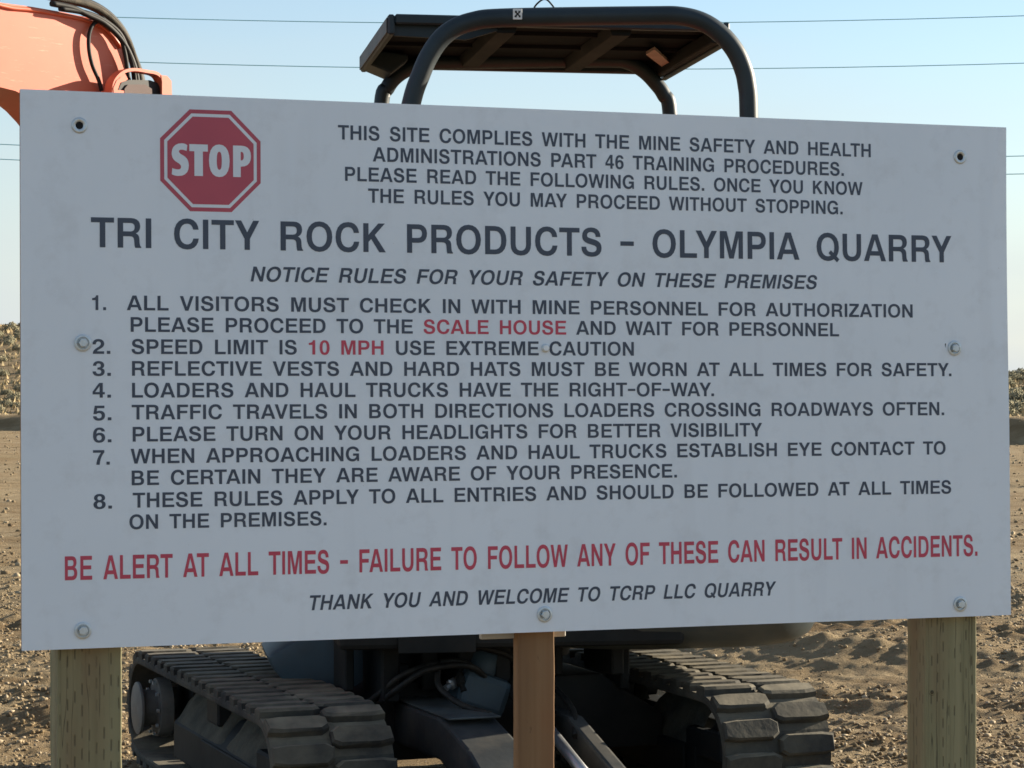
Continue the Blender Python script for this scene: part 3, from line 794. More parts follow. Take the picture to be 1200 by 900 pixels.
LINES = [
 ("THIS SITE COMPLIES WITH THE MINE SAFETY AND HEALTH", -0.5080, 0.5235, 0.8402, 0.0328, 0),
 ("ADMINISTRATIONS PART 46 TRAINING PROCEDURES.", -0.4263, 0.4757, 0.7663, 0.0328, 0),
 ("PLEASE READ THE FOLLOWING RULES. ONCE YOU KNOW", -0.4919, 0.4295, 0.8170, 0.0322, 0),
 ("THE RULES YOU MAY PROCEED WITHOUT STOPPING.", -0.4379, 0.3813, 0.7622, 0.0324, 0),
 ("TRI CITY ROCK PRODUCTS - OLYMPIA QUARRY", -1.0678, 0.2685, 1.0608, 0.0657, 0),
 ("NOTICE RULES FOR YOUR SAFETY ON THESE PREMISES", -0.7118, 0.1978, 0.6915, 0.0335, 1),
 ("1.", -1.0656, 0.1304, -1.0352, 0.0325, 0),
 ("ALL VISITORS MUST CHECK IN WITH MINE PERSONNEL FOR AUTHORIZATION", -0.9897, 0.1308, 0.9510, 0.0325, 0),
 ("2.", -1.0650, 0.0344, -1.0261, 0.0325, 0),
 ("3.", -1.0652, -0.0139, -1.0250, 0.0325, 0),
 ("REFLECTIVE VESTS AND HARD HATS MUST BE WORN AT ALL TIMES FOR SAFETY.", -0.9786, -0.0137, 1.0575, 0.0325, 0),
 ("4.", -1.0653, -0.0618, -1.0251, 0.0325, 0),
 ("LOADERS AND HAUL TRUCKS HAVE THE RIGHT-OF-WAY.", -0.9787, -0.0618, 0.4171, 0.0325, 0),
 ("5.", -1.0645, -0.1115, -1.0242, 0.0325, 0),
 ("TRAFFIC TRAVELS IN BOTH DIRECTIONS LOADERS CROSSING ROADWAYS OFTEN.", -0.9796, -0.1102, 1.0361, 0.0325, 0),
 ("6.", -1.0647, -0.1598, -1.0243, 0.0325, 0),
 ("PLEASE TURN ON YOUR HEADLIGHTS FOR BETTER VISIBILITY", -0.9776, -0.1588, 0.5423, 0.0325, 0),
 ("7.", -1.0649, -0.2089, -1.0282, 0.0325, 0),
 ("WHEN APPROACHING LOADERS AND HAUL TRUCKS ESTABLISH EYE CONTACT TO", -0.9822, -0.2072, 1.0394, 0.0325, 0),
 ("BE CERTAIN THEY ARE AWARE OF YOUR PRESENCE.", -0.9801, -0.2550, 0.3197, 0.0325, 0),
 ("8.", -1.0642, -0.3053, -1.0237, 0.0325, 0),
 ("THESE RULES APPLY TO ALL ENTRIES AND SHOULD BE FOLLOWED AT ALL TIMES", -0.9781, -0.3043, 1.0541, 0.0328, 0),
 ("ON THE PREMISES.", -0.9856, -0.3515, -0.5390, 0.0320, 0),
 ("THANK YOU AND WELCOME TO TCRP LLC QUARRY", -0.5787, -0.5423, 0.5765, 0.0336, 1),
]
for t_, a_, b_, c_, cap_, it_ in LINES:
    lettering(t_, a_, b_, c_, cap_, it_, M_ink)
lettering("BE ALERT AT ALL TIMES - FAILURE TO FOLLOW ANY OF THESE CAN RESULT IN ACCIDENTS.", -1.1269, -0.4600, 1.1265, 0.0522, 0, M_red, "narrow red line of capitals near the foot of the board")
L8 = "PLEASE PROCEED TO THE SCALE HOUSE AND WAIT FOR PERSONNEL"
split_line(L8, -0.9812, 0.0832, 0.7496, 0.0325, [(0, 21, M_ink, None), (22, 33, M_red, "red words SCALE HOUSE"), (34, 99, M_ink, None)])
L9 = "SPEED LIMIT IS 10 MPH USE EXTREME CAUTION"
split_line(L9, -0.9795, 0.0344, 0.2118, 0.0325, [(0, 14, M_ink, None), (15, 21, M_red, "red words 10 MPH"), (22, 99, M_ink, None)])

# stop octagon: four flat printed layers
OC = (-0.8010, 0.4658)
def octagon(name, r_out, m, y):
    pts = []
    for k in range(8):
        a = R(22.5 + 45 * k); q = r_out / math.cos(R(22.5))
        pts.append((OC[0] + q * math.cos(a), y, OC[1] + q * math.sin(a)))
    return put(link_mesh(name, np_mesh(name, pts, [[0, 1, 2, 3], [0, 3, 4, 7], [4, 5, 6, 7]], m)))
oc = octagon("stop_octagon", 0.1135, M_oct, -0.0006)
o2 = octagon("white_border", 0.1045, M_wht, -0.0010); o2.parent = oc; o2.matrix_local = Matrix.Identity(4)
o3 = octagon("red_field", 0.0975, M_oct, -0.0014); o3.parent = oc; o3.matrix_local = Matrix.Identity(4)
V = []; Fq = []; base = 0
for ch, ua, ub in (('S', 605, 697), ('T', 700, 800), ('O', 806, 918), ('P', 937, 1035)):
    vs, tr = glyph_tris("stop" + ch, STOP[ch][1])
    k = 0.2226 / 534.0
    sx = (ub - ua) * k / (vs[:, 0].max() - vs[:, 0].min()); sy = 172 * k / 712.0
    U = OC[0] + (ua - 816) * k + (vs[:, 0] - vs[:, 0].min()) * sx; Wv = OC[1] + (316 - 401 + 0) * k * 1.0 + vs[:, 1] * sy + 0.0008
    V.append(np.stack([U, 0 * U - 0.0018, Wv], -1)); Fq.append(tr + base); base += len(vs)
so_ = link_mesh("lettering", np_mesh("lettering", np.concatenate(V), np.concatenate(Fq), M_wht)); so_.parent = oc

# bolts, washers, empty grommets
def bolt(u, v, big=True, rz=0.0):
    rw = 0.0185 if big else 0.0100
    wsh = MB().lathe([(0.0, -0.0005), (rw - 0.001, -0.0005), (rw, -0.0012), (rw, -0.0030), (rw - 0.0015, -0.0038), (rw - 0.0050, -0.0038), (rw - 0.0056, -0.0004), (0.0, -0.0004)], (0, 0, 0), (0, 1, 0), 28)
    o = wsh.build("washer", M_zinc, None, 40)
    o.parent = sign; o.matrix_local = LM @ Matrix.Translation((u, float(bow(u, v)), v))
    hx = [(0.0100 * math.cos(R(60 * k) + rz), 0.0100 * math.sin(R(60 * k) + rz)) for k in range(6)]
    h = MB().prism(hx, (0, -0.0006, 0), (1, 0, 0), (0, 0, 1), (0, -0.0105, 0), 0.0014)
    b = h.build("bolt_head", M_zinc if big else M_bright, o)
    if not big:
        b.scale = (0.8, 0.8, 0.8)
    return o
for k, (u, v) in enumerate(((-1.0864, 0.0579), (1.0661, 0.0559), (-1.0883, -0.5707), (-0.0172, -0.5693), (1.0765, -0.5787))):
    bolt(u, v, True, 0.4 * k)
bolt(-0.011, 0.0513, False, 0.2)
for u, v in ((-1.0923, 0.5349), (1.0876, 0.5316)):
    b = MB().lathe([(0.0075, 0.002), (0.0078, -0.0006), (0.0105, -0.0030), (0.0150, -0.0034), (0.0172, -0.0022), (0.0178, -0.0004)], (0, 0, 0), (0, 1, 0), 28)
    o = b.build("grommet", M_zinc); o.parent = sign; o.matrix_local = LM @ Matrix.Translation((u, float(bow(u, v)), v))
    h = MB().lathe([(0.0, -0.0010), (0.0082, -0.0010)], (0, 0, 0), (0, 1, 0), 20).build("dark_hole_disc", M_hole_dark, o)  # flat disc, the darkness inside the empty hole put into its colour
sc_ = MB().box((1.0405, -0.0006, 0.0575), (0.0028, 0.0008, 0.020), Matrix.Rotation(R(8), 3, 'Y')).build("nail_scratch", M_frame); put(sc_)

# posts: plumb, in line with the board
def post(u0, u1, y0, y1, m, name="post", chips=0, seed=1, lab=None):
    c = SC + EU * ((u0 + u1) / 2); w = u1 - u0
    b = MB().box((0, 0, 0), (w, y1 - y0, 2.75), None, 0.0028, 2)
    # slight unevenness along the length
    r = random.Random(seed)
    o = b.build(name, m, sign)
    me = o.data
    bmm = bmesh.new(); bmm.from_mesh(me)
    long_e = [e for e in bmm.edges if abs(e.verts[0].co.z - e.verts[1].co.z) > 2]
    bmesh.ops.subdivide_edges(bmm, edges=long_e, cuts=150, use_grid_fill=False)
    for v in bmm.verts:
        q = Vector((v.co.x * 3 + seed, v.co.y * 3, v.co.z * 4))
        edge = (abs(abs(v.co.x) - w / 2) < 0.006)
        k = 0.0012 if edge else 0.0006
        v.co.x += k * mnoise.noise(q * 2.5) + (0.0010 * mnoise.noise(q * 11) if edge else 0)
        v.co.y += k * mnoise.noise(q * 2.5 + Vector((7, 3, 1)))
    bmm.to_mesh(me); bmm.free()
    for p in me.polygons: p.use_smooth = True
    me.set_sharp_from_angle(angle=R(18))
    base = SC + EU * ((u0 + u1) / 2) + PN * ((y0 + y1) / 2)
    o.matrix_local = Matrix.Translation((base.x - SC.x, base.y - SC.y, 2.75 / 2 - 0.56)) @ frame(PH, PN, Vector((0, 0, 1))).to_4x4()
    if lab: o["label"] = lab
    return o
post(-1.1385, -0.9976, 0.018, 0.135, M_post, seed=3, lab="thick greenish treated post under the left end of the board")
post(0.9968, 1.1398, 0.018, 0.115, M_post, seed=9, lab="thick greenish treated post under the right end of the board")
post(-0.0715, 0.0185, 0.018, 0.056, M_brown, seed=5, lab="thin brown stained board used as the middle post")
kp = SC + PH * 1.014 + PN * 0.0185 - Vector((SC.x, SC.y, 0)); kp.z = SC.z - 0.797
kn = MB().lathe([(0.0, 0.0012), (0.0045, 0.0016), (0.0055, 0.0004), (0.0085, 0.0008), (0.0105, -0.001)], kp, -PN, 18).build("knot", M_knot, sign)
bt = MB().box((-0.0480, 0.067, -0.598), (0.210, 0.018, 0.06), None, 0.002).build("backing_batten", M_batten); put(bt)
# ------------------------------------------------------------------ the mini excavator behind the board
LX = Vector((0.934, 0.358, 0)).normalized(); LY = Vector((-0.358, 0.934, 0)).normalized(); UZ = Vector((0, 0, 1))   # undercarriage axes
HX = Vector((0.988, 0.156, 0)).normalized(); HY = Vector((-0.156, 0.988, 0)).normalized()                          # upper structure axes (machine faces -HX)
EO = Vector((-0.217, 9.73, 0.0))
ex = empty("mini_excavator", EO)
tag(ex, "dusty rubber-tracked mini excavator with dark tube canopy and orange boom, parked behind the rules board", "excavator")
MU = frame(LX, LY, UZ).to_4x4(); MH = frame(HX, HY, UZ).to_4x4()
def under(o, par=None, M=None):
    o.parent = par or ex
    o.matrix_local = (MU if par is None else Matrix.Identity(4)) @ (M or Matrix.Identity(4)); return o
def upper(o, par=None, M=None):
    o.parent = par or ex
    o.matrix_local = (MH if par is None else Matrix.Identity(4)) @ (M or Matrix.Identity(4)); return o

# ---- tracks. local: x across, y along (towards the back), z up
TW, TL, RO = 0.45, 2.48, 0.220       # width, length over lugs, belt outer radius
ZC = 0.25
HL = TL / 2 - 0.25                    # half distance between the axles
def stadium(s, r):
    """point, tangent and normal at arc length s on the belt, belt radius r measured at r"""
    per = [2 * HL, math.pi * r, 2 * HL, math.pi * r]
    s = s % sum(per)
    if s < per[0]: return (-HL + s, r, 1, 0, 0, 1)                     # top run, front to back
    s -= per[0]
    if s < per[1]:
        a = s / r; return (HL + r * math.sin(a), r * math.cos(a), math.cos(a), -math.sin(a), math.sin(a), math.cos(a))
    s -= per[1]
    if s < per[2]: return (HL - s, -r, -1, 0, 0, -1)
    s -= per[2]
    a = s / r; return (-HL - r * math.sin(a), -r * math.cos(a), -math.cos(a), math.sin(a), -math.sin(a), -math.cos(a))
PER = 4 * HL + 2 * math.pi * RO
def belt_mesh():
    b = bmesh.new(); n = 150; rings = []
    prof = [(-TW / 2 + 0.004, 0.0), (-TW / 2, -0.010), (-TW / 2, -0.022), (-TW / 2 + 0.004, -0.03), (TW / 2 - 0.004, -0.03), (TW / 2, -0.022), (TW / 2, -0.010), (TW / 2 - 0.004, 0.0), (0.03, 0.002), (-0.03, 0.002)]
    for i in range(n):
        y, z, ty, tz, ny_, nz_ = stadium(i * PER / n, RO)
        rings.append([b.verts.new((x, y + ny_ * h, ZC + z + nz_ * h)) for x, h in prof])
    m = len(prof)
    for i in range(n):
        for k in range(m):
            b.faces.new((rings[i][k], rings[i][(k + 1) % m], rings[(i + 1) % n][(k + 1) % m], rings[(i + 1) % n][k]))
    # guide teeth inside
    for i in range(44):
        y, z, ty, tz, ny_, nz_ = stadium((i + 0.5) * PER / 44, RO)
        c = Vector((0, y - ny_ * 0.045, ZC + z - nz_ * 0.045))
        r = bmesh.ops.create_cube(b, size=1); vs = r["verts"]
        bmesh.ops.scale(b, vec=(0.09, 0.03, 0.045), verts=vs)
        bmesh.ops.rotate(b, cent=(0, 0, 0), matrix=frame(Vector((1, 0, 0)), Vector((0, ty, tz)), Vector((0, ny_, nz_))), verts=vs)
        bmesh.ops.translate(b, vec=c, verts=vs)
    me = bpy.data.meshes.new("track"); bmesh.ops.recalc_face_normals(b, faces=b.faces); b.to_mesh(me); b.free()
    me.materials.append(M_rubber); return me
def lug_mesh(seed):
    """chunky worn lug: local x across (outer end at -x), y along the belt, z outwards"""
    r = random.Random(seed)
    b = bmesh.new()
    foot = [(-0.112, -0.034), (-0.060, -0.041), (0.085, -0.041), (0.114, -0.022), (0.114, 0.026), (0.085, 0.040), (-0.060, 0.041), (-0.112, 0.032)]
    top = [(-0.106, -0.024), (-0.060, -0.033), (0.080, -0.033), (0.104, -0.015), (0.104, 0.018), (0.080, 0.031), (-0.060, 0.033), (-0.106, 0.024)]
    J = lambda s: r.uniform(-s, s)
    l0 = [b.verts.new((x, y, -0.006)) for x, y in foot]
    l1 = [b.verts.new((x + J(.002), y + J(.002), 0.020 + J(.002))) for x, y in foot]
    l2 = [b.verts.new((x + J(.003), y + J(.003), 0.030 + J(.001))) for x, y in top]
    c = b.verts.new((0.0, 0.0, 0.0303))
    for A, B in ((l0, l1), (l1, l2)):
        for k in range(8): b.faces.new((A[k], A[(k + 1) % 8], B[(k + 1) % 8], B[k]))
    for k in range(8): b.faces.new((l2[k], l2[(k + 1) % 8], c))
    me = bpy.data.meshes.new("track_lug"); bmesh.ops.recalc_face_normals(b, faces=b.faces); b.to_mesh(me); b.free()
    me.materials.append(M_rubber); return me
BELT = belt_mesh(); LUGS = [lug_mesh(s) for s in range(5)]
def track(cx, lab):
    t = link_mesh("track", BELT); under(t, None, Matrix.Translation((cx, 0.065, 0))); t["label"] = lab
    N = 44
    for side in (-1, 1):
        for i in range(N):
            s = (i + (0.5 if side > 0 else 0.0)) * PER / N
            y, z, ty, tz, ny_, nz_ = stadium(s, RO)
            o = link_mesh("track_lug", LUGS[(i * 3 + (side > 0)) % 5], t)
            ax = Vector((-side, 0, 0)) ; ay = Vector((0, ty, tz)) * (-side); az = Vector((0, ny_, nz_))
            ax = ay.cross(az)
            o.matrix_local = Matrix.Translation((side * 0.112, y, ZC + z)) @ frame(ax, ay, az).to_4x4()
    return t
TX = 0.868
track(-TX, "left rubber track, in the machine's own shade")
track(TX, "right rubber track, its front lugs catching the sun")

# ---- track frames, rollers, hubs
M_dirtpack = simple("packed_dirt", (0.045, 0.045, 0.036), 0.9, var=0.4, scale=12, bump=0.8, dust=(0.11, 0.095, 0.065), dust_amt=0.6)
for sx in (-1, 1):
    fr = MB()
    o_ = sx                                                # outer side direction
    prof = [(-0.155, 0.09), (-0.155, 0.235), (-0.05, 0.335), (0.05, 0.335), (0.155, 0.25), (0.155, 0.09)]
    fr.prism([(x, z) for x, z in prof], (0, -0.80, 0), (1, 0, 0), (0, 0, 1), (0, 1.42, 0), 0.008)
    fr.box((-0.165 * 1, -0.33, 0.175), (0.014, 0.80, 0.13), None, 0.004)
    fr.box((0.165, -0.33, 0.175), (0.014, 0.80, 0.13), None, 0.004)
    f = fr.build("track_frame", M_frame); under(f, None, Matrix.Translation((sx * TX, 0.065, 0)))
    idl = MB().lathe([(0.0, -0.05), (0.05, -0.06), (0.06, -0.035), (0.15, -0.03), (0.178, -0.045), (0.185, -0.03), (0.185, 0.03), (0.178, 0.045), (0.15, 0.03), (0.06, 0.035), (0.05, 0.06), (0.0, 0.05)], (0, -HL, ZC), (1, 0, 0), 28).build("idler_wheel", M_frame, f, 35)
    yoke = MB().boxm((-0.15, -HL - 0.03, ZC - 0.05), (-0.09, -0.70, ZC + 0.06), 0.01).boxm((0.09, -HL - 0.03, ZC - 0.05), (0.15, -0.70, ZC + 0.06), 0.01).build("idler_yoke", M_frame, f)
    spr = MB()
    tooth = []
    for k in range(22):
        a = 2 * math.pi * k / 22; rr = 0.184 if k % 2 else 0.155
        tooth.append((rr * math.cos(a - 0.05), rr * math.sin(a - 0.05))); tooth.append((rr * math.cos(a + 0.05), rr * math.sin(a + 0.05)))
    spr.prism(tooth, (-0.02, HL, ZC), (0, 1, 0), (0, 0, 1), (0.04, 0, 0), 0.0)
    spr.build("drive_sprocket", M_frame, f)
    hub = MB().lathe([(0.0, 0.0), (0.104, 0.0), (0.112, 0.004), (0.113, 0.014), (0.08, 0.02), (0.075, 0.08), (0.125, 0.086), (0.128, 0.10), (0.128, 0.14), (0.0, 0.14)], (-0.235 if True else 0, HL, ZC), (1, 0, 0), 32)
    h = hub.build("drive_hub", simple("hub_grey_%d" % (sx + 1), (0.11, 0.112, 0.108), 0.6, var=0.3, scale=14, dust=(0.14, 0.125, 0.10)), f, 35)
    for a in range(10):
        an = a * math.pi / 5
        MB().prism([(0.008 * math.cos(R(60 * k)), 0.008 * math.sin(R(60 * k))) for k in range(6)], (-0.157, HL + 0.114 * math.cos(an), ZC + 0.114 * math.sin(an)), (0, 1, 0), (0, 0, 1), (-0.012, 0, 0)).build("hub_bolt", M_zinc, f)
    for yy in (-0.62, -0.36, -0.10, 0.16, 0.42):
        MB().lathe([(0.0, -0.13), (0.03, -0.13), (0.075, -0.12), (0.075, -0.05), (0.05, -0.045), (0.05, 0.045), (0.075, 0.05), (0.075, 0.12), (0.03, 0.13), (0.0, 0.13)], (0, yy, 0.105), (1, 0, 0), 20).build("track_roller", M_frame, f, 35)
    MB().lathe([(0.0, -0.06), (0.05, -0.06), (0.055, -0.05), (0.04, 0.0), (0.055, 0.05), (0.05, 0.06), (0.0, 0.06)], (0, 0.05, 0.375), (1, 0, 0), 18).build("carrier_roller", M_frame, f, 35)
    MB().boxm((-0.13, -0.04, 0.30), (-0.07, 0.14, 0.40), 0.008).build("roller_bracket", M_frame, f)
    if sx < 0:
        MB().boxm((-0.1735, -0.615, 0.135), (-0.1725, -0.575, 0.19)).build("yellow_decal", M_yellow, f)
    # packed dirt lying on the sloped shoulder
    dv = []; df = []; na, nb = 70, 12
    for i in range(na):
        y = -0.78 + 1.36 * i / (na - 1)
        for k in range(nb):
            q = k / (nb - 1); n_ = mnoise.noise(Vector((y * 7, q * 2.0, sx * 3))) * 0.018 + mnoise.noise(Vector((y * 23, q * 6, 4 + sx))) * 0.008
            hole = math.exp(-((y + 0.17) / 0.07) ** 2) * q
            dv.append((-0.152 + 0.115 * q, y, 0.232 + 0.165 * q ** 0.8 + n_ * (q * (1.15 - q) * 3) - 0.13 * hole))
    for i in range(na - 1):
        for k in range(nb - 1):
            a = i * nb + k; df.append((a, a + nb, a + nb + 1, a + 1))
    d = link_mesh("packed_dirt", np_mesh("packed_dirt", dv, df, M_dirtpack), f); d["kind"] = "stuff"
    d.data.polygons.foreach_set("use_smooth", [True] * len(df))

# ---- car body between the tracks
cb = MB()
cb.prism([(-0.72, 0.20), (-0.72, 0.33), (-0.45, 0.50), (0.45, 0.50), (0.72, 0.33), (0.72, 0.20)], (0, -0.42, 0), (1, 0, 0), (0, 0, 1), (0, 1.0, 0), 0.012)
cb.lathe([(0.0, 0.44), (0.42, 0.44), (0.42, 0.55), (0.45, 0.56), (0.45, 0.62), (0.38, 0.64), (0.38, 0.675), (0.0, 0.675)], (0, 0, 0), (0, 0, 1), 36)
car = under(cb.build("carbody", M_frame, None, 40))
MB().boxm((-0.62, 0.60, 0.10), (0.62, 0.66, 0.44), 0.01).build("rear_blocking_plate", M_frame, car)  # plate added to block the bright ground behind and keep the gap dark
MB().lathe([(0, -0.25), (0.09, -0.25), (0.11, -0.2), (0.11, 0.1), (0.15, 0.12), (0.15, 0.25), (0, 0.25)], (-0.50, HL, ZC), (1, 0, 0), 22).build("travel_motor", M_frame, car, 35)
MB().lathe([(0, -0.25), (0.15, -0.25), (0.15, -0.12), (0.11, -0.1), (0.11, 0.2), (0.09, 0.25), (0, 0.25)], (0.50, HL, ZC), (1, 0, 0), 22).build("travel_motor", M_frame, car, 35)

# ---- blade and its arms, reaching towards the camera
bl = under(MB().prism([(-1.62, -0.02), (-1.66, 0.02), (-1.62, 0.16), (-1.67, 0.29), (-1.63, 0.30), (-1.58, 0.16), (-1.60, -0.02)], (-1.05, 0, 0), (0, 1, 0), (0, 0, 1), (2.10, 0, 0), 0.004).build("dozer_blade", M_frame), None, Matrix.Translation((0, 0, -0.075)))
MB().boxm((-1.05, -1.60, -0.015), (1.05, -1.50, 0.02), 0.004).build("cutting_edge", M_steel, bl)
for k, x in enumerate((-0.31, 0.16)):
    w = 0.105 if k == 0 else 0.032
    a = MB().prism(([(-0.30, 0.43), (-0.95, 0.435), (-1.25, 0.36), (-1.60, 0.20), (-1.60, 0.08), (-1.25, 0.20), (-0.95, 0.28), (-0.30, 0.27)] if k == 0 else [(-0.30, 0.42), (-0.85, 0.40), (-1.60, 0.16), (-1.60, 0.06), (-0.85, 0.30), (-0.30, 0.30)]), (x - w, 0, 0), (0, 1, 0), (0, 0, 1), (2 * w, 0, 0), 0.012).build("blade_arm", simple("worn_arm_paint_%d" % k, (0.022, 0.027, 0.030), 0.6, var=0.35, scale=6, bump=0.2, dust=(0.11, 0.10, 0.082), dust_amt=0.6))
    under(a)
    if k == 0:
        MB().boxm((x - w + 0.004, -1.04, 0.4365), (x + w - 0.004, -0.42, 0.4445), 0.003).build("arm_cover_plate", simple("arm_plate", (0.045, 0.055, 0.057), 0.6, var=0.4, scale=7, bump=0.3, dust=(0.17, 0.155, 0.12)), a)
cy = MB().tube([(0.02, -0.36, 0.56), (0.02, -0.85, 0.40)], 0.045, 14).build("blade_cylinder", M_frame); under(cy)
MB().tube([(0.02, -0.85, 0.40), (0.02, -1.45, 0.20)], 0.022, 12).build("cylinder_rod", M_steel, cy)
mo = under(MB().box((-0.12, -0.56, 0.47), (0.20, 0.18, 0.15), Matrix.Rotation(R(20), 3, 'Y'), 0.03, 2).lathe([(0, 0), (0.055, 0), (0.06, 0.03), (0.05, 0.10), (0, 0.10)], (-0.12, -0.56, 0.53), (0.3, -0.1, 1), 18).build("swivel_housing", M_blue))
def hose(name, pts, r, m, par, seg=8, n=20):
    P = [Vector(p) for p in pts]; out = []
    ext = [P[0] * 2 - P[1]] + P + [P[-1] * 2 - P[-2]]
    for i in range(1, len(ext) - 2):
        for k in range(n // (len(P) - 1) + 2):
            t = k / (n // (len(P) - 1) + 2)
            a, b, c, d = ext[i - 1], ext[i], ext[i + 1], ext[i + 2]
            out.append(0.5 * ((2 * b) + (-a + c) * t + (2 * a - 5 * b + 4 * c - d) * t * t + (-a + 3 * b - 3 * c + d) * t ** 3))
    out.append(P[-1])
    return MB().tube(out, r, seg).build(name, m, par)
for pts in ([(-0.08, -0.60, 0.50), (-0.20, -0.68, 0.585), (-0.36, -0.66, 0.575), (-0.46, -0.60, 0.50), (-0.52, -0.45, 0.40)],
            [(-0.10, -0.55, 0.55), (-0.25, -0.62, 0.60), (-0.42, -0.60, 0.56), (-0.50, -0.52, 0.48), (-0.60, -0.40, 0.36)],
            [(-0.30, -0.62, 0.60), (-0.33, -0.70, 0.52), (-0.28, -0.80, 0.46), (-0.22, -0.95, 0.44)],
            [(0.06, -0.50, 0.52), (0.14, -0.62, 0.50), (0.17, -0.80, 0.42), (0.12, -0.95, 0.34)],
            [(-0.20, -0.52, 0.62), (-0.12, -0.60, 0.64), (0.0, -0.60, 0.60), (0.05, -0.54, 0.52)]):
    hose("hydraulic_hose", pts, 0.012, M_hose, car)

# brackets, valves and fittings hanging under the deck
cl = random.Random(12)
for k in range(9):
    x = -0.62 + 0.145 * k + cl.uniform(-0.03, 0.03); z0 = cl.uniform(0.40, 0.52)
    o = MB().boxm((x, -0.62 + cl.uniform(0, 0.25), z0), (x + cl.uniform(0.03, 0.08), -0.30, 0.66), 0.006).build("under_bracket", M_frame); under(o, car)
for k in range(7):
    x = cl.uniform(-0.5, 0.3); y = -0.66 + cl.uniform(0, 0.12); z = cl.uniform(0.40, 0.58)
    f_ = MB().lathe([(0, 0), (0.016, 0), (0.016, 0.02), (0.022, 0.022), (0.022, 0.045), (0.013, 0.05), (0.013, 0.075), (0, 0.075)], (x, y, z), (cl.uniform(-1, 1), -0.4, cl.uniform(-0.6, 0.6)), 8, False).build("hose_fitting", M_steel if k % 3 == 0 else M_frame)
    under(f_, car)

# ---- upper structure. local: x along HX (machine front is -x), y along HY (away from camera), z up
def sup(n, cx, cy, rx, ry, p=3.2):
    out = []
    for k in range(n):
        a = 2 * math.pi * k / n
        c, s = math.cos(a), math.sin(a)
        out.append((cx + rx * math.copysign(abs(c) ** (2 / p), c), cy + ry * math.copysign(abs(s) ** (2 / p), s)))
    return out
def loft(rings, m, name, close=True):
    b = bmesh.new(); R_ = [[b.verts.new(p) for p in r] for r in rings]
    n = len(R_[0])
    for A, B in zip(R_, R_[1:]):
        for k in range(n):
            f = b.faces.new((A[k], A[(k + 1) % n], B[(k + 1) % n], B[k])); f.smooth = True
    b.faces.new(list(reversed(R_[0]))); b.faces.new(R_[-1])
    me = bpy.data.meshes.new(name); bmesh.ops.recalc_face_normals(b, faces=b.faces); b.to_mesh(me); b.free()
    me.materials.append(m); return me
deck = upper(MB().boxm((-0.56, -0.84, 0.665), (0.75, 0.84, 0.83), 0.02, 2).build("deck_frame", M_frame))
MB().boxm((-0.50, -0.80, 0.832), (0.12, 0.30, 0.85), 0.004).build("floor_mat", M_black, deck)
MB().boxm((-0.34, -0.852, 0.652), (-0.05, -0.843, 0.755), 0.003).build("side_skirt", M_frame, deck)
MB().boxm((0.02, -0.50, 0.630), (0.48, 0.52, 0.662), 0.006).build("belly_plate", M_frame, deck)
cw_r = []
for z, k in ((0.635, 0.80), (0.645, 0.87), (0.675, 0.935), (0.72, 0.97), (0.79, 1.0), (1.05, 1.0), (1.12, 0.985), (1.15, 0.95)):
    cw_r.append([(x, y, z) for x, y in sup(56, 0.75, 0.0, 0.67 * k, 0.87 * k, 3.2)])
cw_me = loft(cw_r, simple("counterweight_paint", (0.028, 0.040, 0.044), 0.38, var=0.2, scale=4, spec=0.5, dust=(0.16, 0.14, 0.10), dust_amt=0.35), "counterweight")
upper(link_mesh("counterweight", cw_me))
hd = []
for z, k in ((1.16, 0.95), (1.22, 0.97), (1.50, 0.95), (1.58, 0.88), (1.60, 0.80)):
    hd.append([(x, y, z) for x, y in sup(40, 0.70, 0.0, 0.56 * k, 0.84 * k, 4)])
hood = upper(link_mesh("engine_hood", loft(hd, M_orange, "engine_hood")))
for k in range(6):
    MB().boxm((0.45 + 0.0, -0.835, 1.22 + 0.045 * k), (0.95, -0.80, 1.24 + 0.045 * k), 0.003).build("vent_slat", M_black, hood)
st = upper(MB().boxm((0.0, -0.45, 1.10), (0.12, 0.05, 1.62), 0.04, 2).boxm((-0.42, -0.45, 1.00), (0.05, 0.05, 1.12), 0.04, 2).build("operator_seat", M_seat))
MB().boxm((-0.35, -0.38, 0.85), (0.0, -0.02, 0.99), 0.02).build("seat_base", M_frame, st)
for y in (-0.58, 0.12):
    cs = upper(MB().boxm((-0.40, y, 0.85), (0.05, y + 0.11, 1.16), 0.02, 2).build("control_console", M_black))
    MB().tube([(-0.33, y + 0.055, 1.16), (-0.36, y + 0.055, 1.36)], [0.012, 0.02], 10).build("joystick", M_black, cs)
for y in (-0.30, -0.14):
    upper(MB().tube([(-0.46, y, 0.85), (-0.47, y, 1.05), (-0.40, y, 1.35)], 0.011, 8).build("travel_lever", M_frame))
upper(MB().boxm((-0.50, 0.34, 0.835), (0.12, 0.80, 1.35), 0.05, 2).build("side_tank_cover", M_orange))

# swing bracket low at the front (blue grey), and the boom foot casting
def blend(ply, y0, y1, z_drop=0):
    return ply
sb = MB()
sb.prism([(-0.40, 0.74), (-0.56, 0.72), (-0.80, 0.585), (-0.745, 0.50), (-0.60, 0.425), (-0.48, 0.40), (-0.32, 0.43), (-0.28, 0.60), (-0.30, 0.74)], (0, -0.30, 0), (1, 0, 0), (0, 0, 1), (0, 0.56, 0), 0.035)
sw = upper(sb.build("swing_bracket", M_blue, None, 40))
MB().prism([(-0.52, 0.70), (-1.05, 0.74), (-1.36, 0.78), (-1.42, 0.90), (-1.34, 1.05), (-1.0, 1.12), (-0.52, 1.15)], (0, -0.16, 0), (1, 0, 0), (0, 0, 1), (0, 0.32, 0), 0.02).build("boom_foot_casting", M_frame, sw)

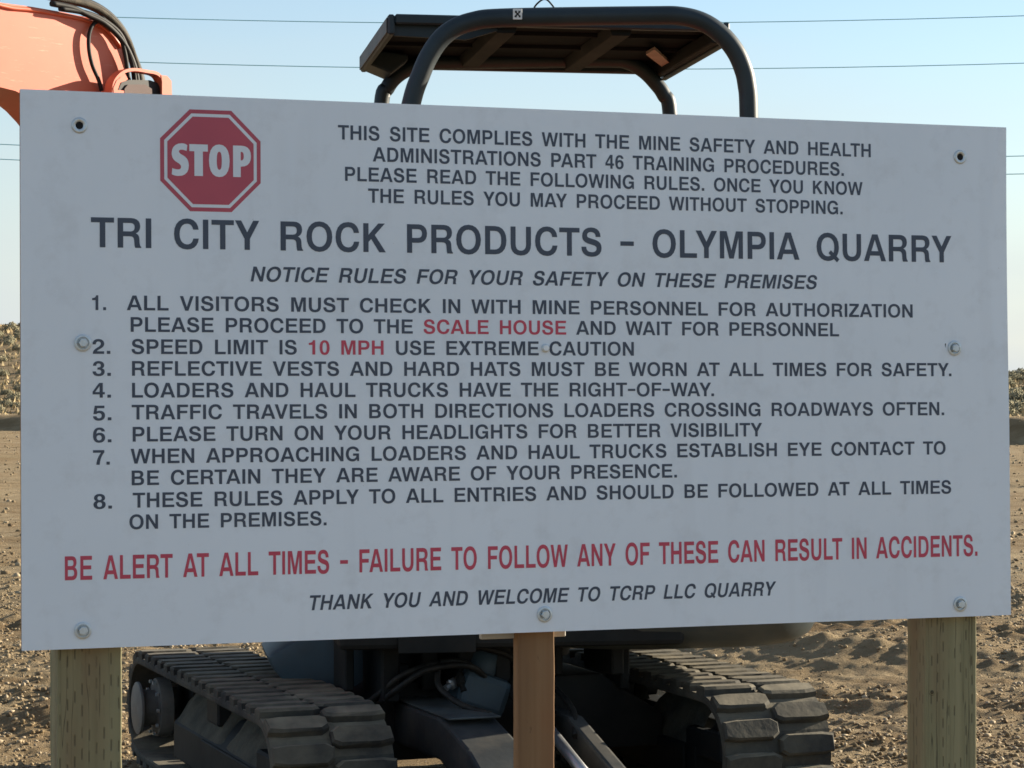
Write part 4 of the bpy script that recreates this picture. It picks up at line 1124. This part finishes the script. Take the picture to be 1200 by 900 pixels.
# ---- canopy: two bent tube hoops and a framed roof. world coordinates, relative to the machine
def at_plane(px, py, P0, D):
    """point of the vertical plane through P0 along D seen from the viewpoint in direction (px, py)"""
    d = Vector(((px - 600) / FOCAL, 1.0, (450 - py) / FOCAL)); n = Vector((-D.y, D.x, 0))
    t = Vector((P0[0], P0[1], 0)).dot(n) / d.dot(n); p = d * t; p.z += CAM_Z
    return p
def W(o, par=None):
    o.parent = par or ex
    o.matrix_local = Matrix.Identity(4) if par is not None else Matrix.Translation(-EO); return o
def smooth_path(P, n=8):
    P = [Vector(p) for p in P]; ext = [P[0] * 2 - P[1]] + P + [P[-1] * 2 - P[-2]]; out = []
    for i in range(1, len(ext) - 2):
        a, b, c, d = ext[i - 1], ext[i], ext[i + 1], ext[i + 2]
        for k in range(n):
            t = k / n
            out.append(0.5 * ((2 * b) + (-a + c) * t + (2 * a - 5 * b + 4 * c - d) * t * t + (-a + 3 * b - 3 * c + d) * t ** 3))
    out.append(P[-1]); return out
NP = (-0.37, 8.82); FP = (-0.37 - 0.156 * 1.3, 8.82 + 0.988 * 1.3)
near = [(440, 640), (452, 330), (468, 190), (483, 117), (493, 88), (502.5, 66), (516, 46), (534, 32), (556, 24.5), (578, 21.5), (640, 19.8), (760, 18.2), (797, 18.8), (824, 26), (846, 41), (861, 59), (870, 78), (875, 98), (877.5, 136), (879, 300), (880, 640)]
far = [(430, 560), (440, 250), (447, 123), (454, 103), (464, 90), (480, 80), (502, 73.5), (560, 72), (640, 71), (715, 70.5), (736, 73), (754, 83), (768, 97), (778, 111), (785, 133), (788, 250), (790, 560)]
can = upper(MB().boxm((-0.50, -0.46 - 0.42, 0.832), (-0.36, -0.80, 0.90), 0.01).build("canopy", M_canopy))
def wtube(name, pts, r, m, par=None, seg=16, n=6):
    o = MB().tube(smooth_path(pts, n), r, seg).build(name, m)
    return W(o, par)
cp = W(MB().tube(smooth_path([at_plane(x, y, NP, HX) for x, y in near], 6), 0.0355, 18).build("canopy_hoop", M_canopy)); cp["label"] = "near canopy hoop with a small white sticker"
cf = W(MB().tube(smooth_path([at_plane(x, y, FP, HX) for x, y in far], 6), 0.0325, 18).build("canopy_hoop", M_canopy)); cf["label"] = "far canopy hoop"
bpy.data.objects.remove(can)

# roof in upper axes: origin at the near left corner
RC = at_plane(456, 17, (NP[0], NP[1] + 0.26), HX)
RL, RD = 1.325, 1.12
rf = empty("canopy_roof", (0, 0, 0)); rf.parent = ex
rf.matrix_local = Matrix.Translation(RC - EO) @ MH
skin = MB().boxm((0, 0.045, -0.012), (RL, RD, 0.0), 0.003).build("roof_skin", M_roof, rf)
for a, b, nm in (((-0.004, 0.0, -0.075), (0.022, RD, 0.002), "edge_flange"), ((RL - 0.022, 0.0, -0.085), (RL + 0.004, RD, 0.002), "edge_flange"), ((0.023, RD - 0.03, -0.06), (RL - 0.023, RD + 0.004, 0.002), "edge_flange"), ((0.023, 0.0, -0.034), (RL - 0.023, 0.035, 0.004), "edge_flange")):
    MB().boxm(a, b, 0.006).build(nm, M_roof if "Roof" in nm else M_canopy, rf)
MB().prism([(0.022, -0.005), (0.022, -0.075), (0.30, -0.085), (0.46, -0.035), (0.46, -0.005)], (0, 0.036, 0), (1, 0, 0), (0, 0, 1), (0, 0.012, 0), 0.002).build("front_gusset", M_canopy, rf)
lf = MB().prism([(-0.004, 0.0), (0.012, -0.075), (0.10, -0.11), (0.17, -0.055), (0.17, -0.03), (0.03, -0.014)], (0, RD - 0.25, 0), (1, 0, 0), (0, 0, 1), (0, 0.22, 0), 0.006).build("corner_gusset", M_canopy, rf)
MB().boxm((-0.010, 0.015, -0.068), (-0.0045, RD - 0.015, -0.010), 0.002).build("edge_trim", simple("grey_trim", (0.085, 0.083, 0.078), 0.6), rf)
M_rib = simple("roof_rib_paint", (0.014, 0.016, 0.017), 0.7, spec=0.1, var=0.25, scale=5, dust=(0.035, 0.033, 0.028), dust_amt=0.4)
for x in (0.455, 0.905):
    MB().prism([(-0.05, -0.013), (-0.035, -0.055), (0.035, -0.055), (0.05, -0.013)], (x, 0.036, 0), (1, 0, 0), (0, 0, 1), (0, RD - 0.068, 0), 0.004).build("roof_rib", M_rib, rf)
for y in (0.30, 0.66):
    MB().prism([(-0.03, -0.013), (-0.02, -0.026), (0.02, -0.026), (0.03, -0.013)], (0.024, y, 0), (0, 1, 0), (0, 0, 1), (RL - 0.048, 0, 0), 0.002).build("roof_bead", M_roof, rf)
MB().boxm((RL - 0.06, 0.036, -0.075), (RL - 0.024, RD - 0.032, -0.02), 0.004).build("roof_rib", M_rib, rf)
zt = RC.z - 0.050
def on_z(px, py, z):
    d = Vector(((px - 600) / FOCAL, 1.0, (450 - py) / FOCAL)); t = (z - CAM_Z) / d.z; return Vector((d.x * t, d.y * t, z))
q = [on_z(x, y, zt) for x, y in ((757, 64), (767, 58), (786, 75), (779, 81))]
tb = bmesh.new(); vs = [tb.verts.new(p) for p in q] + [tb.verts.new(p + Vector((0, 0, 0.012))) for p in q]
tb.faces.new(vs[:4]); tb.faces.new(vs[4:])
for k in range(4): tb.faces.new((vs[k], vs[(k + 1) % 4], vs[4 + (k + 1) % 4], vs[4 + k]))
tme = bpy.data.meshes.new("tan_label_plate"); bmesh.ops.recalc_face_normals(tb, faces=tb.faces); tb.to_mesh(tme); tb.free(); tme.materials.append(M_tag)
W(link_mesh("tan_label_plate", tme))
# sticker and clip wire on the near hoop
D0 = NP[1] - 0.040
def P_(x, y, off=0.0): 
    p = at_plane(x, y, (NP[0] + HX.x * 1e-6, NP[1] - off), HX); return p
s0 = P_(606.5, 16.5, 0.039)
stk = W(MB().box(s0, (0.034, 0.0025, 0.040), None, 0.0008).build("warning_sticker", M_sticker), cp)
mk = MB()
for dx, dz, w, h, a in ((-.006, .009, .007, .007, 0), (.007, .009, .008, .005, 30), (0, 0, .005, .022, 45), (0, 0, .005, .022, -45), (-.007, -.009, .008, .006, 10), (.008, -.009, .006, .007, 0)):
    mk.box(s0 + Vector((dx, -0.0016, dz)), (w, 0.0012, h), Matrix.Rotation(R(a), 3, 'Y'))
k_ = W(mk.build("pictogram", M_black), stk); k_.matrix_local = Matrix.Identity(4)
W(MB().tube(smooth_path([P_(624, 13, 0), P_(628, 6, 0), P_(634, 0.5, 0), P_(638, -1.0, 0), P_(642, 0.5, 0), P_(647, 6, 0), P_(652, 13, 0)], 5), 0.0035, 8).build("wire_clip", M_black), cp)
for px in (659, 760):
    W(MB().lathe([(0, 0), (0.006, 0), (0.007, 0.004), (0, 0.007)], P_(px, 11, 0.014), (0, -0.4, 1), 10).build("rivet", M_zinc), cp)

# ---- boom: box section swung towards the camera's left
BD = Vector((-math.cos(R(50)), -math.sin(R(50)), 0)); BN = Vector((-BD.y, BD.x, 0))
if BN.y > 0: BN = -BN                                     # BN: side facing the camera
BP = (-1.45, 9.55)
def bt_(x, y):
    p = at_plane(x, y, BP, BD); return ((p.x - BP[0]) * BD.x + (p.y - BP[1]) * BD.y, p.z)
top_px = [(0, 3), (38, 8), (75, 14.5), (108, 22), (127, 34), (141, 52), (150, 74), (155, 100), (158, 140), (160, 200), (163, 300), (166, 400)]
bot_px = [(96, 410), (92, 300), (88, 230), (84, 190), (78, 167), (70, 152), (60, 139), (48, 126), (34, 114.5), (18, 106.5), (0, 102)]
top = [bt_(*p) for p in top_px]; bot = [bt_(*p) for p in bot_px]
t0 = top[0]; b0 = bot[-1]
fore_top = [(3.05, 2.62), (2.5, 2.96), (1.9, 3.20), (1.35, 3.27), (t0[0] + 0.25, t0[1] + 0.055)]
fore_bot = [(b0[0] + 0.25, b0[1] + 0.035), (1.35, 2.98), (1.9, 2.95), (2.5, 2.74), (3.0, 2.44)]
poly = top[::-1] + bot[::-1]
BW = 0.21
foot_pts = [(top[-1][0], 1.0), (top[-1][0] + 0.02, 0.86), (top[-1][0] + 0.10, 0.80), (bot[0][0] - 0.06, 0.84), (bot[0][0], 1.0)]
outline = fore_top + top + foot_pts + bot + fore_bot
bm_ = MB(); bm_.prism(outline, (BP[0], BP[1], 0), BD, UZ, BN * (-BW), 0.0)
boom = W(bm_.build("boom", M_orange, None, 30)); boom["label"] = "sunlit orange boom at the top left corner"
# top cover plate standing slightly proud on the near side
pts_t = fore_top + top
rib = []
for (a, z) in pts_t[:-6]: rib.append(Vector((BP[0], BP[1], 0)) + BD * a + UZ * (z - 0.012) + BN * 0.004)
W(MB().tube(smooth_path(rib, 3), 0.0085, 6).build("plate_edge", M_orange), boom).matrix_local = Matrix.Identity(4)
def bp(px, py, off=0.0):
    p = at_plane(px, py, (BP[0] + BN.x * off, BP[1] + BN.y * off), BD); return p
# hoses over the back of the boom
hr = random.Random(4)
for k in range(7):
    o = 0.012 - 0.028 * k
    lift = -3.5 - (k % 2) * 3.0 + hr.uniform(-1, 1)
    pts = [(-20, -11), (35, -6 + lift * .6), (74, 2 + lift * .7), (104, 10 + lift), (128, 24 + lift), (146, 44 + lift * .8), (157, 66), (164 + k % 3, 92), (169 + k % 2 * 2, 130), (172, 200), (174, 320), (172, 430), (160, 520), (185, 600)]
    h = wtube("boom_hose", [bp(x, y, o) for x, y in pts], 0.013, M_sleeve if k in (0, 3) else M_hose, None, 8, 5); h.parent = boom; h.matrix_local = Matrix.Identity(4)
for pts, r in (([(60, 4), (84, 9), (104, 18), (122, 27), (140, 44), (152, 64), (160, 90), (163, 130)], 0.012), ([(70, 10), (96, 14), (118, 22), (138, 37), (148, 56), (156, 80), (160, 120)], 0.011), ([(118, 20), (134, 33), (142, 46), (147, 66), (151, 96), (155, 130)], 0.009)):
    h = wtube("boom_hose", [bp(x, y, 0.035) for x, y in pts], r, M_hose, None, 8, 5); h.parent = boom; h.matrix_local = Matrix.Identity(4)
h = wtube("looped_hose", [bp(x, y, 0.020) for x, y in ((136, 34), (122, 25), (111, 27), (105, 38), (104, 55), (108, 76), (117, 98), (122, 125))], 0.008, M_hose, None, 8, 6); h.parent = boom; h.matrix_local = Matrix.Identity(4)
# work lamp in its guard
LD = 0.10
def bpw(px, py, off): return bp(px, py, off)
lamp = MB()
lp = [(141, 122), (139, 104), (143, 96), (152, 93.5), (176, 94), (184, 97), (188, 103), (188, 122)]
b_ = bmesh.new()
A = [b_.verts.new(bp(x, y, LD)) for x, y in lp]; B = [b_.verts.new(bp(x, y, LD - 0.09)) for x, y in lp]
b_.faces.new(A); b_.faces.new(B)
for k in range(len(lp)): b_.faces.new((A[k], B[k], B[(k + 1) % len(lp)], A[(k + 1) % len(lp)]))
lm = bpy.data.meshes.new("work_lamp"); bmesh.ops.recalc_face_normals(b_, faces=b_.faces); b_.to_mesh(lm); b_.free(); lm.materials.append(M_black)
wl = link_mesh("work_lamp", lm, boom)
b_ = bmesh.new()
lq = [(146, 119), (146, 104), (150, 99), (170, 99), (178, 104), (179, 119)]
A = [b_.verts.new(bp(x, y, LD + 0.006)) for x, y in lq]; B = [b_.verts.new(bp(x, y, LD + 0.0002)) for x, y in lq]
b_.faces.new(A); b_.faces.new(B)
for k in range(len(lq)): b_.faces.new((A[k], B[k], B[(k + 1) % len(lq)], A[(k + 1) % len(lq)]))
lm = bpy.data.meshes.new("lamp_lens"); bmesh.ops.recalc_face_normals(b_, faces=b_.faces); b_.to_mesh(lm); b_.free(); lm.materials.append(M_lens)
link_mesh("lamp_lens", lm, boom)
def strap(path_px, width, off, thick=0.012, name="lamp_guard"):
    """flat bar bent along a path, its width running across the boom"""
    P = smooth_path([bp(x, y, off) for x, y in path_px], 4)
    b = bmesh.new(); rings = []
    for i, p in enumerate(P):
        t = (P[min(i + 1, len(P) - 1)] - P[max(i - 1, 0)]).normalized(); nn = t.cross(BN).normalized() * thick / 2
        rings.append([b.verts.new(p + nn), b.verts.new(p - nn), b.verts.new(p - nn - BN * width), b.verts.new(p + nn - BN * width)])
    for A, B in zip(rings, rings[1:]):
        for k in range(4): b.faces.new((A[k], A[(k + 1) % 4], B[(k + 1) % 4], B[k]))
    b.faces.new(rings[0]); b.faces.new(rings[-1])
    me = bpy.data.meshes.new(name); bmesh.ops.recalc_face_normals(b, faces=b.faces); b.to_mesh(me); b.free(); me.materials.append(M_orange)
    return link_mesh(name, me, boom)
strap([(133, 125), (133, 103), (137, 92), (146, 84), (158, 81.5), (172, 83.5), (184, 86), (190, 92), (193, 104), (194, 125)], 0.045, LD + 0.02)
b_ = bmesh.new()
for poly_ in ([(134, 125), (133, 103), (137, 94), (147, 87), (150, 93), (141, 97), (138, 105), (140, 125)], [(190, 125), (190, 96), (189, 88), (196, 89), (201, 95), (202, 125)]):
    A = [b_.verts.new(bp(x, y, LD + 0.022)) for x, y in poly_]; B = [b_.verts.new(bp(x, y, LD + 0.012)) for x, y in poly_]
    b_.faces.new(A); b_.faces.new(B)
    for k in range(len(poly_)): b_.faces.new((A[k], B[k], B[(k + 1) % len(poly_)], A[(k + 1) % len(poly_)]))
lm = bpy.data.meshes.new("lamp_bracket"); bmesh.ops.recalc_face_normals(b_, faces=b_.faces); b_.to_mesh(lm); b_.free(); lm.materials.append(M_orange)
link_mesh("lamp_bracket", lm, boom)
# mounting foot joining the lamp to the boom
b_ = MB(); b_.box(bp(136, 112, 0.055), (0.10, 0.10, 0.03), frame(BD, BN, UZ)); o = b_.build("lamp_mount", M_orange, boom)
# boom cylinder under the boom, dipper arm and bucket resting on the ground out to the left
def bw(t, z, off=-BW / 2): return Vector((BP[0], BP[1], 0)) + BD * t + UZ * z + BN * off
c1 = W(MB().tube([bw(0.38, 0.86), bw(0.44, 1.7)], 0.055, 14).build("boom_cylinder", M_frame))
MB().tube([bw(0.44, 1.7), bw(0.50, 2.52)], 0.030, 12).build("cylinder_rod", M_steel, c1)
W(MB().prism([(0.0, 0.78), (0.44, 0.78), (0.44, 0.93), (0.0, 0.93)], bw(0, 0, -0.06), BD, UZ, BN * -0.09, 0.008).build("cylinder_base_lug", M_frame))
W(MB().prism([(1.80, 3.15), (1.98, 3.12), (1.95, 3.34), (1.85, 3.34)], bw(0, 0, -0.06), BD, UZ, BN * -0.09, 0.006).build("cylinder_bracket", M_orange))
W(MB().prism([(2.62, 2.84), (2.80, 2.92), (2.80, 3.10), (2.70, 3.10)], bw(0, 0, -0.05), BD, UZ, BN * -0.11, 0.006).build("cylinder_bracket", M_orange))
dp = W(MB().prism([(2.78, 2.95), (3.10, 2.72), (3.42, 1.45), (3.55, 0.62), (3.42, 0.58), (3.18, 1.4), (2.86, 2.40), (2.60, 2.84)], bw(0, 0, -0.03), BD, UZ, BN * -0.15, 0.01).build("dipper_arm", M_orange))
bk = W(MB().prism([(3.38, 0.72), (3.62, 0.60), (3.60, 0.22), (3.42, 0.03), (3.15, -0.02), (2.98, 0.10), (3.02, 0.13), (3.20, 0.06), (3.38, 0.12), (3.50, 0.30), (3.46, 0.52), (3.34, 0.60)], bw(0, 0, 0.12), BD, UZ, BN * -0.45, 0.006).build("bucket", M_frame))
W(MB().tube([bw(1.9, 3.30, -0.105), bw(2.72, 3.04, -0.105)], 0.045, 12).build("arm_cylinder", M_frame))
